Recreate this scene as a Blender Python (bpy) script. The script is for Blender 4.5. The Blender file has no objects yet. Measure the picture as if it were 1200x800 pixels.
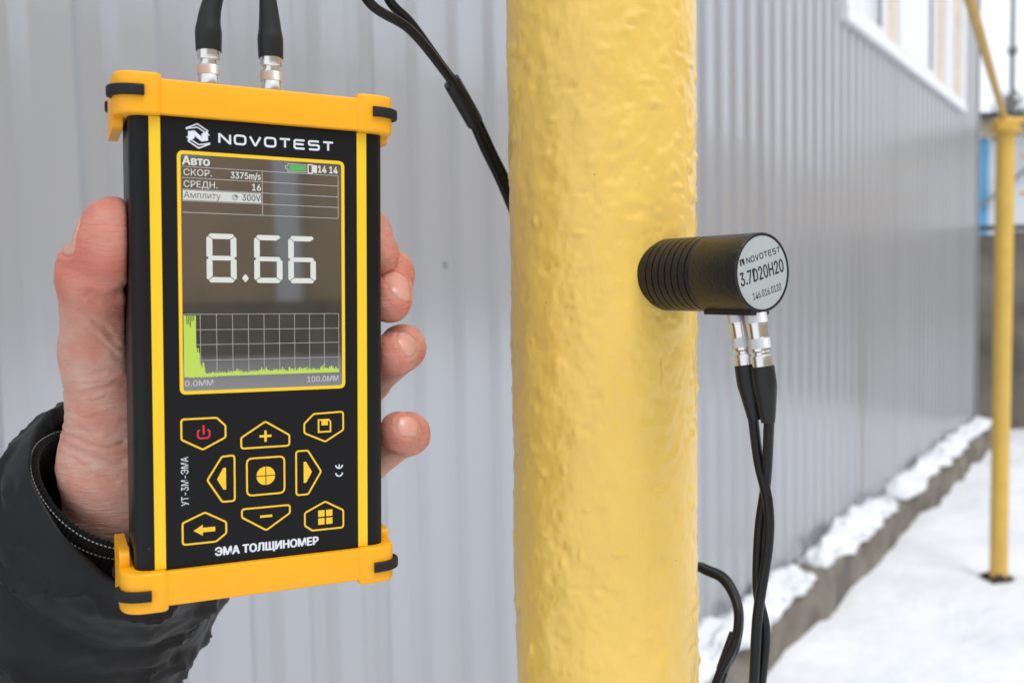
import bpy, math, random
import numpy as np
from mathutils import Vector, Matrix

R = math.radians
random.seed(7)
rng = np.random.default_rng(11)
sc = bpy.context.scene
col = sc.collection

# ------------------------------------------------------------------ camera
CAM_H = 1.45
cam_d = bpy.data.cameras.new('camera')
cam = bpy.data.objects.new('camera', cam_d)
col.objects.link(cam)
sc.camera = cam
FPX = 1100.0                               # focal length in pixels of a 1200 px wide frame
cam_d.sensor_width = 36.0
cam_d.lens = 36.0 * FPX / 1200.0
cam_d.clip_start = 0.02
cam_d.clip_end = 600.0
CAM_M = (Matrix.Translation((0, 0, CAM_H)) @ Matrix.Rotation(R(90 - 3.65), 4, 'X')
         @ Matrix.Rotation(R(-1.2), 4, 'Z'))
cam.matrix_world = CAM_M
cam_d.dof.use_dof = True
cam_d.dof.focus_distance = 0.325
cam_d.dof.aperture_fstop = 12.0
cam_d.dof.aperture_blades = 7

# ------------------------------------------------------------------ sky, sun, exposure
world = bpy.data.worlds.new('World')
sc.world = world
world.use_nodes = True
nt = world.node_tree
nt.nodes.clear()
n_out = nt.nodes.new('ShaderNodeOutputWorld')
n_bg = nt.nodes.new('ShaderNodeBackground')
n_sky = nt.nodes.new('ShaderNodeTexSky')
n_sky.sky_type = 'NISHITA'
n_sky.sun_disc = False
n_sky.sun_elevation = R(60)
n_sky.sun_rotation = R(140)
n_sky.air_density = 1.0
n_sky.dust_density = 4.0
n_mix = nt.nodes.new('ShaderNodeMix')      # an overcast deck over the clear sky
n_mix.data_type = 'RGBA'
n_mix.inputs['Factor'].default_value = 0.86
n_mix.inputs['B'].default_value = (7.6, 7.95, 8.5, 1)
nt.links.new(n_sky.outputs['Color'], n_mix.inputs['A'])
nt.links.new(n_mix.outputs['Result'], n_bg.inputs['Color'])
n_bg.inputs['Strength'].default_value = 0.10
nt.links.new(n_bg.outputs['Background'], n_out.inputs['Surface'])

sun_d = bpy.data.lights.new('sun', 'SUN')
sun_d.energy = 0.85
sun_d.angle = R(28)
sun_d.color = (1.0, 0.97, 0.93)
sun = bpy.data.objects.new('sun', sun_d)
col.objects.link(sun)
_az, _el = R(140), R(60)
sun.location = (6, -4, 9)
sun.rotation_euler = Vector((math.sin(_az) * math.cos(_el), math.cos(_az) * math.cos(_el), math.sin(_el))).to_track_quat('Z', 'Y').to_euler()

sc.view_settings.view_transform = 'Standard'
sc.view_settings.look = 'None'
sc.view_settings.exposure = 0.68
sc.view_settings.gamma = 1.0
sc.view_settings.use_curve_mapping = False
GLOW = 1.0 / 2 ** sc.view_settings.exposure     # display light is set relative to the exposure
sc.cycles.use_denoising = True
sc.cycles.max_bounces = 6
sc.cycles.caustics_reflective = False
sc.cycles.caustics_refractive = False


def at(x, y, d):
    """point seen at photograph pixel (x, y) and d metres in front of the camera"""
    return CAM_M @ Vector(((x - 600) / FPX * d, (400 - y) / FPX * d, -d))


# ------------------------------------------------------------------ helpers
def hash3(i, j, k, seed):
    h = (i * 374761393 + j * 668265263 + k * 2147483647 + seed * 974711) & 0xFFFFFFFF
    h = ((h ^ (h >> 13)) * 1274126177) & 0xFFFFFFFF
    return ((h ^ (h >> 16)) & 0xFFFF) / 65535.0 * 2 - 1


def vnoise(P, seed=0):
    P = np.asarray(P, float)
    I = np.floor(P).astype(np.int64)
    F = P - I
    F = F * F * F * (F * (F * 6 - 15) + 10)
    out = 0
    for dx in (0, 1):
        for dy in (0, 1):
            for dz in (0, 1):
                w = ((F[..., 0] if dx else 1 - F[..., 0]) * (F[..., 1] if dy else 1 - F[..., 1])
                     * (F[..., 2] if dz else 1 - F[..., 2]))
                out = out + w * hash3(I[..., 0] + dx, I[..., 1] + dy, I[..., 2] + dz, seed)
    return out


def fbm(P, octv=4, seed=0, gain=.5):
    a, s, o = 1.0, 1.0, 0
    for i in range(octv):
        o = o + a * vnoise(np.asarray(P) * s + i * 17.3, seed + i)
        a *= gain
        s *= 2.03
    return o


def tag(o, label=None, cat=None, group=None, kind=None):
    if label: o['label'] = label
    if cat: o['category'] = cat
    if group: o['group'] = group
    if kind: o['kind'] = kind
    return o


def empty(name, M):
    o = bpy.data.objects.new(name, None)
    col.objects.link(o)
    o.empty_display_size = .05
    o.matrix_world = M if isinstance(M, Matrix) else Matrix.Translation(M)
    return o


def mesh_obj(name, V, F, mat, parent=None, smooth=True, angle=40):
    me = bpy.data.meshes.new(name)
    me.from_pydata([tuple(v) for v in V], [], [tuple(f) for f in F])
    me.validate()
    me.materials.append(mat)
    if smooth:
        me.shade_smooth()
        if angle < 180:
            me.set_sharp_from_angle(angle=R(angle))
    o = bpy.data.objects.new(name, me)
    col.objects.link(o)
    o.parent = parent
    return o


class MB:
    def __init__(self, s=1.0):
        self.V, self.F, self.s = [], [], s

    def add(self, V, F):
        b = len(self.V)
        self.V += [tuple(c * self.s for c in v) for v in V]
        self.F += [tuple(b + i for i in f) for f in F]
        return self

    def box(self, x0, x1, y0, y1, z0, z1, bev=0):
        if not bev:
            return self.add([(x, y, z) for x in (x0, x1) for y in (y0, y1) for z in (z0, z1)],
                            [(0, 1, 3, 2), (4, 6, 7, 5), (0, 4, 5, 1), (2, 3, 7, 6), (0, 2, 6, 4), (1, 5, 7, 3)])
        return self.prism([(x0, y0), (x1, y0), (x1, y1), (x0, y1)], z0, z1, bev, 1)

    def prism(self, out, h0, h1, r=0, n=3, axis='z', both=True):
        """outline (ccw) swept along axis with rounded rims"""
        out = np.array(out, float)
        out = out[np.linalg.norm(out - np.roll(out, 1, 0), axis=1) > 1e-6]
        d1 = np.roll(out, -1, 0) - out
        d0 = out - np.roll(out, 1, 0)
        d1 /= np.linalg.norm(d1, axis=1)[:, None] + 1e-12
        d0 /= np.linalg.norm(d0, axis=1)[:, None] + 1e-12
        nn = np.c_[d0[:, 1] + d1[:, 1], -(d0[:, 0] + d1[:, 0])]
        l = np.linalg.norm(nn, axis=1)[:, None]
        nn = nn / l / np.maximum(l / 2, .35)
        rings = []
        if r > 0:
            if both:
                rings += [(h0 + r * (1 - math.cos(a)), r * (1 - math.sin(a))) for a in np.linspace(0, math.pi / 2, n + 1)]
            else:
                rings += [(h0, 0)]
            rings += [(h1 - r * (1 - math.cos(a)), r * (1 - math.sin(a))) for a in np.linspace(math.pi / 2, 0, n + 1)]
        else:
            rings = [(h0, 0), (h1, 0)]
        V, F, m = [], [], len(out)
        for h, ins in rings:
            for (x, y) in out - nn * ins:
                V.append((x, y, h) if axis == 'z' else (x, h, -y))
        for k in range(len(rings) - 1):
            for i in range(m):
                j = (i + 1) % m
                F.append((k * m + i, k * m + j, (k + 1) * m + j, (k + 1) * m + i))
        F.append(tuple(range(m - 1, -1, -1)))
        F.append(tuple((len(rings) - 1) * m + i for i in range(m)))
        return self.add(V, F)

    def poly(self, pts, z):
        return self.add([(x, y, z) for x, y in pts], [tuple(range(len(pts)))])

    def tube(self, pts, rad, seg=12, caps=True, flat=1.0):
        pts = [Vector(p) for p in pts]
        m = len(pts)
        if not hasattr(rad, '__len__'):
            rad = [rad] * m
        V, F = [], []
        nrm = None
        for i, p in enumerate(pts):
            t = (pts[min(i + 1, m - 1)] - pts[max(i - 1, 0)]).normalized()
            if nrm is None:
                nrm = t.orthogonal().normalized()
            nrm = (nrm - t * nrm.dot(t)).normalized()
            b = t.cross(nrm)
            for k in range(seg):
                a = 2 * math.pi * k / seg
                V.append(p + (nrm * math.cos(a) + b * math.sin(a) * flat) * rad[i])
        for i in range(m - 1):
            for k in range(seg):
                j = (k + 1) % seg
                F.append((i * seg + k, i * seg + j, (i + 1) * seg + j, (i + 1) * seg + k))
        if caps:
            F.append(tuple(range(seg - 1, -1, -1)))
            F.append(tuple((m - 1) * seg + k for k in range(seg)))
        return self.add(V, F)

    def lathe(self, prof, base, axis, seg=32, knurl=None):
        """prof: list of (h, r) along axis from base"""
        ax = Vector(axis).normalized()
        e1 = ax.orthogonal().normalized()
        e2 = ax.cross(e1)
        base = Vector(base)
        V, F = [], []
        for i, (h, r) in enumerate(prof):
            for k in range(seg):
                a = 2 * math.pi * k / seg
                rr = r * (1 + (knurl if knurl and (k + i) % 2 else 0))
                V.append(base + ax * h + (e1 * math.cos(a) + e2 * math.sin(a)) * rr)
        for i in range(len(prof) - 1):
            for k in range(seg):
                j = (k + 1) % seg
                F.append((i * seg + k, i * seg + j, (i + 1) * seg + j, (i + 1) * seg + k))
        F.append(tuple(range(seg - 1, -1, -1)))
        F.append(tuple((len(prof) - 1) * seg + k for k in range(seg)))
        return self.add(V, F)

    def ribbon(self, pts, w, z, closed=False):
        P = np.array(pts, float)
        n = len(P)
        Lf, Rt = [], []
        for i in range(n):
            a = P[i] - P[i - 1] if (closed or i > 0) else P[1] - P[0]
            b = P[(i + 1) % n] - P[i] if (closed or i < n - 1) else P[-1] - P[-2]
            a = a / np.linalg.norm(a)
            b = b / np.linalg.norm(b)
            na, nb = np.array([-a[1], a[0]]), np.array([-b[1], b[0]])
            m = na + nb
            m = m / max(np.linalg.norm(m), 1e-6)
            k = w / 2 / max(m @ na, .45)
            Lf.append(P[i] + m * k)
            Rt.append(P[i] - m * k)
        V = [(x, y, z) for x, y in Lf] + [(x, y, z) for x, y in Rt]
        F = [(i, n + i, n + (i + 1) % n, (i + 1) % n) for i in range(n if closed else n - 1)]
        return self.add(V, F)

    def build(self, name, mat, parent=None, smooth=True, angle=40):
        return mesh_obj(name, self.V, self.F, mat, parent, smooth, angle)


def roundpoly(pts, r, n=4):
    out = []
    P = [Vector((x, y)) for x, y in pts]
    m = len(P)
    for i in range(m):
        p, a, b = P[i], P[i - 1], P[(i + 1) % m]
        d1, d2 = (a - p).normalized(), (b - p).normalized()
        ang = d1.angle(d2)
        t = min(r / math.tan(ang / 2), (a - p).length * .45, (b - p).length * .45)
        p1, p2 = p + d1 * t, p + d2 * t
        for k in range(n + 1):
            u = k / n
            q = p1 * (1 - u) ** 2 + p * 2 * u * (1 - u) + p2 * u ** 2
            out.append((q.x, q.y))
    return out


def catmull(pts, n=10):
    P = [Vector(p) for p in pts]
    P = [P[0] * 2 - P[1]] + P + [P[-1] * 2 - P[-2]]
    out = []
    for i in range(1, len(P) - 2):
        for k in range(n):
            t = k / n
            a, b, c, d = P[i - 1], P[i], P[i + 1], P[i + 2]
            out.append(.5 * ((2 * b) + (c - a) * t + (2 * a - 5 * b + 4 * c - d) * t ** 2 + (3 * b - a - 3 * c + d) * t ** 3))
    out.append(P[-2])
    return out


FONT = None
try:
    import os
    _fp = os.path.join(bpy.utils.system_resource('DATAFILES', path='fonts'), 'Inter.woff2')
    if os.path.exists(_fp):
        FONT = bpy.data.fonts.load(_fp)
except Exception:
    FONT = None


CAP_H = [None]


def text_mesh(s, x0, x1, y, h, z, bold=0.0, cap=True):
    """glyph outlines fitted between x0 and x1 on baseline y with capital height h"""
    cu = bpy.data.curves.new('t', 'FONT')
    cu.body = s
    cu.size = 1.0
    if FONT:
        cu.font = FONT
    cu.resolution_u = 4
    to = bpy.data.objects.new('t', cu)
    col.objects.link(to)
    bpy.context.view_layer.update()
    dg = bpy.context.evaluated_depsgraph_get()
    me = bpy.data.meshes.new_from_object(to.evaluated_get(dg))
    V = np.array([v.co[:] for v in me.vertices])
    F = [tuple(p.vertices) for p in me.polygons]
    bpy.data.objects.remove(to)
    bpy.data.curves.remove(cu)
    bpy.data.meshes.remove(me)
    if s == 'H':
        return V, F
    if CAP_H[0] is None:
        CAP_H[0] = float(text_mesh('H', 0, 1, 0, 1, 0)[0][:, 1].max())
    lo, hi = V.min(0), V.max(0)
    capH = CAP_H[0] or .714
    W = np.c_[x0 + (V[:, 0] - lo[0]) / (hi[0] - lo[0]) * (x1 - x0), y + V[:, 1] / capH * h, np.full(len(V), z)]
    if bold:
        Ws, Fs = [], []
        d = bold * h
        for i, (ox, oy) in enumerate(((-d, 0), (d, 0), (0, d * .6), (0, -d * .6))):
            Fs += [tuple(q + i * len(W) for q in f) for f in F]
            Ws.append(W + [ox, oy, i * .0015])
        return np.concatenate(Ws), Fs
    return W, F


# ------------------------------------------------------------------ materials
def mat(name, color, rough=.5, metal=0.0, spec=.5, ior=1.45, var=0.0, vscale=20.0, bump=0.0, bscale=60.0, bdist=.001,
        emit=None, estr=0.0, coat=0.0, sheen=0.0, sss=0.0, stretch=None, color2=None, rvar=0.0, detail=4):
    m = bpy.data.materials.new(name)
    m.use_nodes = True
    t = m.node_tree
    b = t.nodes['Principled BSDF']
    b.inputs['Base Color'].default_value = (*color, 1)
    b.inputs['Roughness'].default_value = rough
    b.inputs['Metallic'].default_value = metal
    b.inputs['Specular IOR Level'].default_value = spec
    b.inputs['IOR'].default_value = ior
    b.inputs['Coat Weight'].default_value = coat
    b.inputs['Coat Roughness'].default_value = .12
    b.inputs['Sheen Weight'].default_value = sheen
    if sss:
        b.inputs['Subsurface Weight'].default_value = sss
        b.inputs['Subsurface Radius'].default_value = (1.0, .35, .2)
        b.inputs['Subsurface Scale'].default_value = .004
    if emit:
        b.inputs['Emission Color'].default_value = (*emit, 1)
        b.inputs['Emission Strength'].default_value = estr
    tc = t.nodes.new('ShaderNodeTexCoord')
    src = tc.outputs['Object']
    if stretch:
        mp = t.nodes.new('ShaderNodeMapping')
        mp.inputs['Scale'].default_value = stretch
        t.links.new(src, mp.inputs['Vector'])
        src = mp.outputs['Vector']
    if var or color2 or rvar:
        nz = t.nodes.new('ShaderNodeTexNoise')
        nz.inputs['Scale'].default_value = vscale
        nz.inputs['Detail'].default_value = detail
        nz.inputs['Roughness'].default_value = .6
        t.links.new(src, nz.inputs['Vector'])
        if var or color2:
            rp = t.nodes.new('ShaderNodeValToRGB')
            rp.color_ramp.elements[0].position = .32
            rp.color_ramp.elements[1].position = .68
            c2 = color2 or tuple(min(c * (1 + var), 1) for c in color)
            c1 = color if color2 else tuple(c * (1 - var) for c in color)
            rp.color_ramp.elements[0].color = (*c1, 1)
            rp.color_ramp.elements[1].color = (*c2, 1)
            t.links.new(nz.outputs['Fac'], rp.inputs['Fac'])
            t.links.new(rp.outputs['Color'], b.inputs['Base Color'])
        if rvar:
            mr = t.nodes.new('ShaderNodeMapRange')
            mr.inputs['To Min'].default_value = max(rough - rvar, .02)
            mr.inputs['To Max'].default_value = rough + rvar
            t.links.new(nz.outputs['Fac'], mr.inputs['Value'])
            t.links.new(mr.outputs['Result'], b.inputs['Roughness'])
    if bump:
        nb = t.nodes.new('ShaderNodeTexNoise')
        nb.inputs['Scale'].default_value = bscale
        nb.inputs['Detail'].default_value = detail
        t.links.new(src, nb.inputs['Vector'])
        bp = t.nodes.new('ShaderNodeBump')
        bp.inputs['Strength'].default_value = bump
        bp.inputs['Distance'].default_value = bdist
        t.links.new(nb.outputs['Fac'], bp.inputs['Height'])
        t.links.new(bp.outputs['Normal'], b.inputs['Normal'])
    return m


M = {}
M['snow'] = mat('snow', (.75, .78, .82), .7, color2=(.86, .88, .91), vscale=2.6, bump=.5, bscale=12, bdist=.03, detail=6)
M['steel_sheet'] = mat('steel_sheet', (.405, .417, .438), .20, metal=.3, spec=.7, var=.03, vscale=2.2, stretch=(1, 1, .25), rvar=.04)
M['steel_trim'] = mat('steel_trim', (.42, .43, .45), .35, var=.03, vscale=3)
M['concrete'] = mat('concrete', (.115, .10, .082), .9, color2=(.27, .24, .20), vscale=4.5, bump=.7, bscale=22, bdist=.012)
M['old_concrete'] = mat('old_concrete', (.085, .075, .062), .9, color2=(.20, .18, .15), vscale=2.0, bump=.7, bscale=10, bdist=.02)
M['upvc'] = mat('upvc', (.82, .83, .85), .3)
M['tan_wood'] = mat('tan_wood', (.78, .70, .56), .5, var=.1, vscale=8)
M['glass'] = mat('glass', (.66, .70, .76), .04, spec=.9, ior=1.9)  # pale base colour stands in for bright sky reflected in the panes
M['gas_yellow'] = mat('gas_yellow', (.77, .51, .105), .31, spec=.5, var=.07, vscale=22, bump=.5, bscale=170, bdist=.0010, coat=.10, rvar=.08, detail=6, stretch=(1, 1, .6))
M['pole_yellow'] = mat('pole_yellow', (.70, .45, .09), .4, var=.06, vscale=10)
M['pipe_yellow'] = mat('pipe_yellow', (.55, .33, .07), .4, var=.1, vscale=12)
M['galv'] = mat('galv', (.22, .23, .24), .5, metal=.3, var=.1, vscale=9)
M['dark_soil'] = mat('dark_soil', (.045, .037, .03), .95, var=.3, vscale=30, bump=.6, bscale=60, bdist=.01)
M['shed_white'] = mat('shed_white', (.62, .66, .68), .6, var=.05, vscale=1.5)
M['shed_blue'] = mat('shed_blue', (.09, .33, .56), .5, var=.1, vscale=4)
M['shed_beige'] = mat('shed_beige', (.42, .38, .30), .8, var=.1, vscale=3)
M['roof_dark'] = mat('roof_dark', (.045, .05, .05), .8, var=.3, vscale=6)
M['tan_plaster'] = mat('tan_plaster', (.46, .335, .21), .9, var=.12, vscale=.9)
M['needle'] = mat('needle', (.022, .042, .024), .8, color2=(.05, .075, .04), vscale=3)
M['bark'] = mat('bark', (.06, .045, .035), .9, var=.3, vscale=20)

M['orange'] = mat('orange', (.86, .385, .008), .42, spec=.4, var=.035, vscale=60, rvar=.08, bump=.06, bscale=2600, bdist=.0002)
M['body_black'] = mat('body_black', (.007, .007, .0075), .36, spec=.22, bump=.03, bscale=3500, bdist=.0001, rvar=.05, vscale=120)
M['panel_black'] = mat('panel_black', (.007, .007, .0075), .46, spec=.2, bump=.12, bscale=4200, bdist=.0001)
def specks(m, col_, scale=420):
    t = m.node_tree
    b = t.nodes['Principled BSDF']
    tc = t.nodes.new('ShaderNodeTexCoord')
    vo = t.nodes.new('ShaderNodeTexVoronoi')
    vo.inputs['Scale'].default_value = scale
    t.links.new(tc.outputs['Object'], vo.inputs['Vector'])
    nz = t.nodes.new('ShaderNodeTexNoise')
    nz.inputs['Scale'].default_value = scale * .22
    t.links.new(tc.outputs['Object'], nz.inputs['Vector'])
    th = t.nodes.new('ShaderNodeMapRange')
    th.inputs['From Min'].default_value, th.inputs['From Max'].default_value = .62, .80
    th.inputs['To Min'].default_value, th.inputs['To Max'].default_value = 0.0, .16
    t.links.new(nz.outputs['Fac'], th.inputs['Value'])
    lt = t.nodes.new('ShaderNodeMath')
    lt.operation = 'LESS_THAN'
    t.links.new(vo.outputs['Distance'], lt.inputs[0])
    t.links.new(th.outputs['Result'], lt.inputs[1])
    mx = t.nodes.new('ShaderNodeMix')
    mx.data_type = 'RGBA'
    mx.inputs['A'].default_value = b.inputs['Base Color'].default_value
    if b.inputs['Base Color'].links:
        t.links.new(b.inputs['Base Color'].links[0].from_socket, mx.inputs['A'])
    mx.inputs['B'].default_value = (*col_, 1)
    t.links.new(lt.outputs[0], mx.inputs['Factor'])
    t.links.new(mx.outputs['Result'], b.inputs['Base Color'])


specks(M['panel_black'], (.10, .10, .10))
specks(M['gas_yellow'], (.16, .085, .03), 300)
specks(M['orange'], (.35, .15, .02), 340)
specks(M['body_black'], (.07, .07, .07))
M['stripe_yellow'] = mat('stripe_yellow', (.82, .52, .015), .45, spec=.4)
M['print_white'] = mat('print_white', (.66, .68, .72), .5)
M['print_yellow'] = mat('print_yellow', (.84, .50, .018), .5)
M['print_red'] = mat('print_red', (.62, .02, .03), .5)
M['print_black'] = mat('print_black', (.012, .012, .012), .5)
M['rubber'] = mat('rubber', (.012, .012, .0125), .6, spec=.3, var=.15, vscale=400, bump=.12, bscale=2500, bdist=.0002)
M['lcd'] = mat('lcd', (.045, .037, .028), .03, spec=.5, ior=2.7)
M['lcd_white'] = mat('lcd_white', (.30, .31, .29), .25, emit=(.72, .76, .68), estr=.50 * GLOW)
M['lcd_line'] = mat('lcd_line', (.25, .25, .24), .25, emit=(.60, .60, .58), estr=.36 * GLOW)
M['lcd_bar'] = mat('lcd_bar', (.30, .31, .29), .25, emit=(.66, .66, .60), estr=.45 * GLOW)
M['lcd_dark'] = mat('lcd_dark', (.05, .045, .04), .25, emit=(.12, .11, .10), estr=.4 * GLOW)
M['lcd_lime'] = mat('lcd_lime', (.25, .32, .05), .25, emit=(.42, .62, .07), estr=.50 * GLOW)
M['lcd_green'] = mat('lcd_green', (.05, .22, .05), .25, emit=(.07, .34, .07), estr=.6 * GLOW)
M['metal'] = mat('metal', (.72, .71, .69), .22, metal=1.0, rvar=.06, vscale=300)
M['metal_knurl'] = mat('metal_knurl', (.62, .62, .62), .42, metal=.75)
M['boot'] = mat('boot', (.013, .0135, .0145), .4, spec=.35, bump=.1, bscale=500, bdist=.0004)
M['cord'] = mat('cord', (.007, .007, .0075), .36, spec=.3, bump=.05, bscale=300, bdist=.0003)
M['probe_black'] = mat('probe_black', (.008, .0078, .0078), .34, spec=.4, color2=(.014, .013, .0125), bump=.5, bscale=520, bdist=.0005, stretch=(1, 1, 2.2), rvar=.16, vscale=220)
M['probe_label'] = mat('probe_label', (.37, .405, .40), .38, var=.03, vscale=200)
M['nylon'] = mat('nylon', (.0042, .0042, .0048), .47, spec=.27, sheen=.05, bump=.3, bscale=55, bdist=.004, detail=5, rvar=.06, vscale=60)
M['knit'] = mat('knit', (.006, .006, .0065), .85, spec=.2, sheen=.1, bump=.5, bscale=700, bdist=.0008)
M['thread'] = mat('thread', (.35, .34, .33), .8)
M['nail'] = mat('nail', (.60, .305, .235), .22, spec=.55, sss=.3, var=.08, vscale=200)


def skin_material():
    m = bpy.data.materials.new('skin')
    m.use_nodes = True
    t = m.node_tree
    b = t.nodes['Principled BSDF']
    b.inputs['Roughness'].default_value = .46
    b.inputs['Specular IOR Level'].default_value = .42
    b.inputs['Subsurface Weight'].default_value = .35
    b.inputs['Subsurface Radius'].default_value = (1.0, .36, .2)
    b.inputs['Subsurface Scale'].default_value = .0028
    tc = t.nodes.new('ShaderNodeTexCoord')
    at_ = t.nodes.new('ShaderNodeAttribute')
    at_.attribute_name = 'flush'
    nz = t.nodes.new('ShaderNodeTexNoise')
    nz.inputs['Scale'].default_value = 95
    nz.inputs['Detail'].default_value = 5
    t.links.new(tc.outputs['Object'], nz.inputs['Vector'])
    ad = t.nodes.new('ShaderNodeMath')
    ad.operation = 'MULTIPLY_ADD'
    ad.inputs[1].default_value = 1.15
    t.links.new(nz.outputs['Fac'], ad.inputs[0])
    t.links.new(at_.outputs['Fac'], ad.inputs[2])
    rp = t.nodes.new('ShaderNodeValToRGB')
    e = rp.color_ramp.elements
    e[0].position, e[0].color = .18, (.63, .40, .315, 1)
    e[1].position, e[1].color = 1.15 / 1.3, (.58, .185, .13, 1)
    mid = e.new(.5)
    mid.color = (.60, .285, .21, 1)
    t.links.new(ad.outputs[0], rp.inputs['Fac'])
    t.links.new(rp.outputs['Color'], b.inputs['Base Color'])
    # fine skin lines: cells and stretched noise
    vo = t.nodes.new('ShaderNodeTexVoronoi')
    vo.feature = 'DISTANCE_TO_EDGE'
    vo.inputs['Scale'].default_value = 850
    t.links.new(tc.outputs['Object'], vo.inputs['Vector'])
    mp = t.nodes.new('ShaderNodeMapping')
    mp.inputs['Scale'].default_value = (1, 4.5, 1)
    mp.inputs['Rotation'].default_value = (0, 0, R(-12))
    t.links.new(tc.outputs['Object'], mp.inputs['Vector'])
    n2 = t.nodes.new('ShaderNodeTexNoise')
    n2.inputs['Scale'].default_value = 190
    n2.inputs['Detail'].default_value = 5
    n2.inputs['Roughness'].default_value = .65
    t.links.new(mp.outputs['Vector'], n2.inputs['Vector'])
    b1 = t.nodes.new('ShaderNodeBump')
    b1.inputs['Strength'].default_value = .4
    b1.inputs['Distance'].default_value = .0004
    t.links.new(vo.outputs['Distance'], b1.inputs['Height'])
    b2 = t.nodes.new('ShaderNodeBump')
    b2.inputs['Strength'].default_value = .7
    b2.inputs['Distance'].default_value = .0015
    t.links.new(n2.outputs['Fac'], b2.inputs['Height'])
    t.links.new(b1.outputs['Normal'], b2.inputs['Normal'])
    t.links.new(b2.outputs['Normal'], b.inputs['Normal'])
    return m


M['skin'] = skin_material()

# ------------------------------------------------------------------ ground
def snow_sheet():
    xs = np.concatenate([np.linspace(-150, -8, 12), np.linspace(-6, 12, 120), np.linspace(14, 200, 14)])
    ys = np.concatenate([np.linspace(-120, -6, 10), np.linspace(-5, 14, 130), np.linspace(16, 400, 18)])
    X, Y = np.meshgrid(xs, ys, indexing='ij')
    P = np.stack([X, Y, X * 0], -1)
    fade = np.clip((16 - np.hypot(X - 3, Y - 5)) / 6, 0, 1)
    Z = fade * (.035 * fbm(P * 1.3, 4, 3) + .024 * fbm(P * 5, 4, 9))
    for (fx, fy, r, d) in [(2.62, 5.3, .13, .05), (2.72, 5.85, .12, .04), (2.1, 6.6, .15, .04), (3.2, 6.7, .13, .04), (1.75, 3.9, .12, .03), (2.35, 3.6, .14, .03)]:
        Z -= 1.5 * d * np.exp(-(((X - fx) / r) ** 2 + ((Y - fy) / (r * 1.2)) ** 2))
    Z -= .05 * np.exp(-(((X - 2.342) ** 2 + (Y - 4.483) ** 2) / .10 ** 2))
    n, m = X.shape
    V = np.stack([X, Y, Z], -1).reshape(-1, 3)
    F = [(i * m + j, (i + 1) * m + j, (i + 1) * m + j + 1, i * m + j + 1) for i in range(n - 1) for j in range(m - 1)]
    return tag(mesh_obj('snow_ground', V, F, M['snow'], angle=180), kind='structure')


snow_sheet()

# ------------------------------------------------------------------ steel clad building
B_M = Matrix.Translation((-1.0674, .7419, 0)) @ Matrix.Rotation(math.atan2(.8211, .5707), 4, 'Z')
bld = tag(empty('steel_clad_building', B_M), 'long building clad in pale grey ribbed steel sheet on concrete plinth', 'building')
PITCH = .1370
S0, S1, TOP = -1.36, 8.68, 3.9


def prof(s):
    """depth of the ribbed sheet (towards the yard is negative y)"""
    u = ((s - .648) / PITCH) % 1.0
    d = .016
    if u < .26: return 0.0
    if u < .40: return -d * (u - .26) / .14
    if u < .86: return -d
    return -d * (1 - (u - .86) / .14)


WIN0, WIN1, WINZ = 4.66, 7.90, 2.655


def cladding():
    brk = [0, .26, .40, .86]
    xs = []
    k0 = int(math.floor((S0 - .648) / PITCH)) - 1
    for k in range(k0, k0 + 90):
        for b in brk:
            s = .648 + (k + b) * PITCH
            if S0 <= s <= S1:
                xs.append(s)
    xs = sorted(set([round(S0, 4)] + [round(x, 4) for x in xs] + [round(S1, 4)]))
    for a in (WIN0 + .05, WIN1 - .05):
        xs.append(a)
    xs = sorted(xs)
    sheet_w = PITCH * 8
    groups = {}
    for a, b in zip(xs[:-1], xs[1:]):
        groups.setdefault(int(math.floor(((a + b) / 2 - .648 + PITCH * 2.4) / sheet_w)), []).append((a, b))
    for g, segs in groups.items():
        mb = MB()
        off = -.0012 * (g % 2)
        for a, b in segs:
            zt = WINZ + .05 if (WIN0 + .04 < (a + b) / 2 < WIN1 - .04) else TOP
            e = 1e-5
            for z0, z1 in ((.215, zt),):
                mb.add([(a, prof(a + e) + off, z0), (b, prof(b - e) + off, z0), (b, prof(b - e) + off, z1), (a, prof(a + e) + off, z1)], [(0, 1, 2, 3)])
        mb.build('cladding_sheet', M['steel_sheet'], bld, smooth=False)


cladding()
MB().box(S0 - .02, S1 - .003, .03, 6.0, .0, 2.55).box(S0 - .02, WIN0 + .02, .03, 6.0, 2.551, TOP).box(WIN1 - .02, S1 - .003, .03, 6.0, 2.551, TOP).box(WIN0 + .021, WIN1 - .021, .30, 6.0, 2.551, TOP).build('core_wall', M['steel_trim'], bld, smooth=False)
MB().box(S0 - .1, S1 + .08, -.06, 6.05, TOP + .001, TOP + .07, .01).build('roof_cap', M['steel_trim'], bld)
MB().box(S1 - .05, S1 + .006, -.024, -.019, .215, TOP).box(S1 + .001, S1 + .006, -.018, .12, .215, TOP).build('corner_trim', M['steel_trim'], bld, smooth=False)
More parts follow.
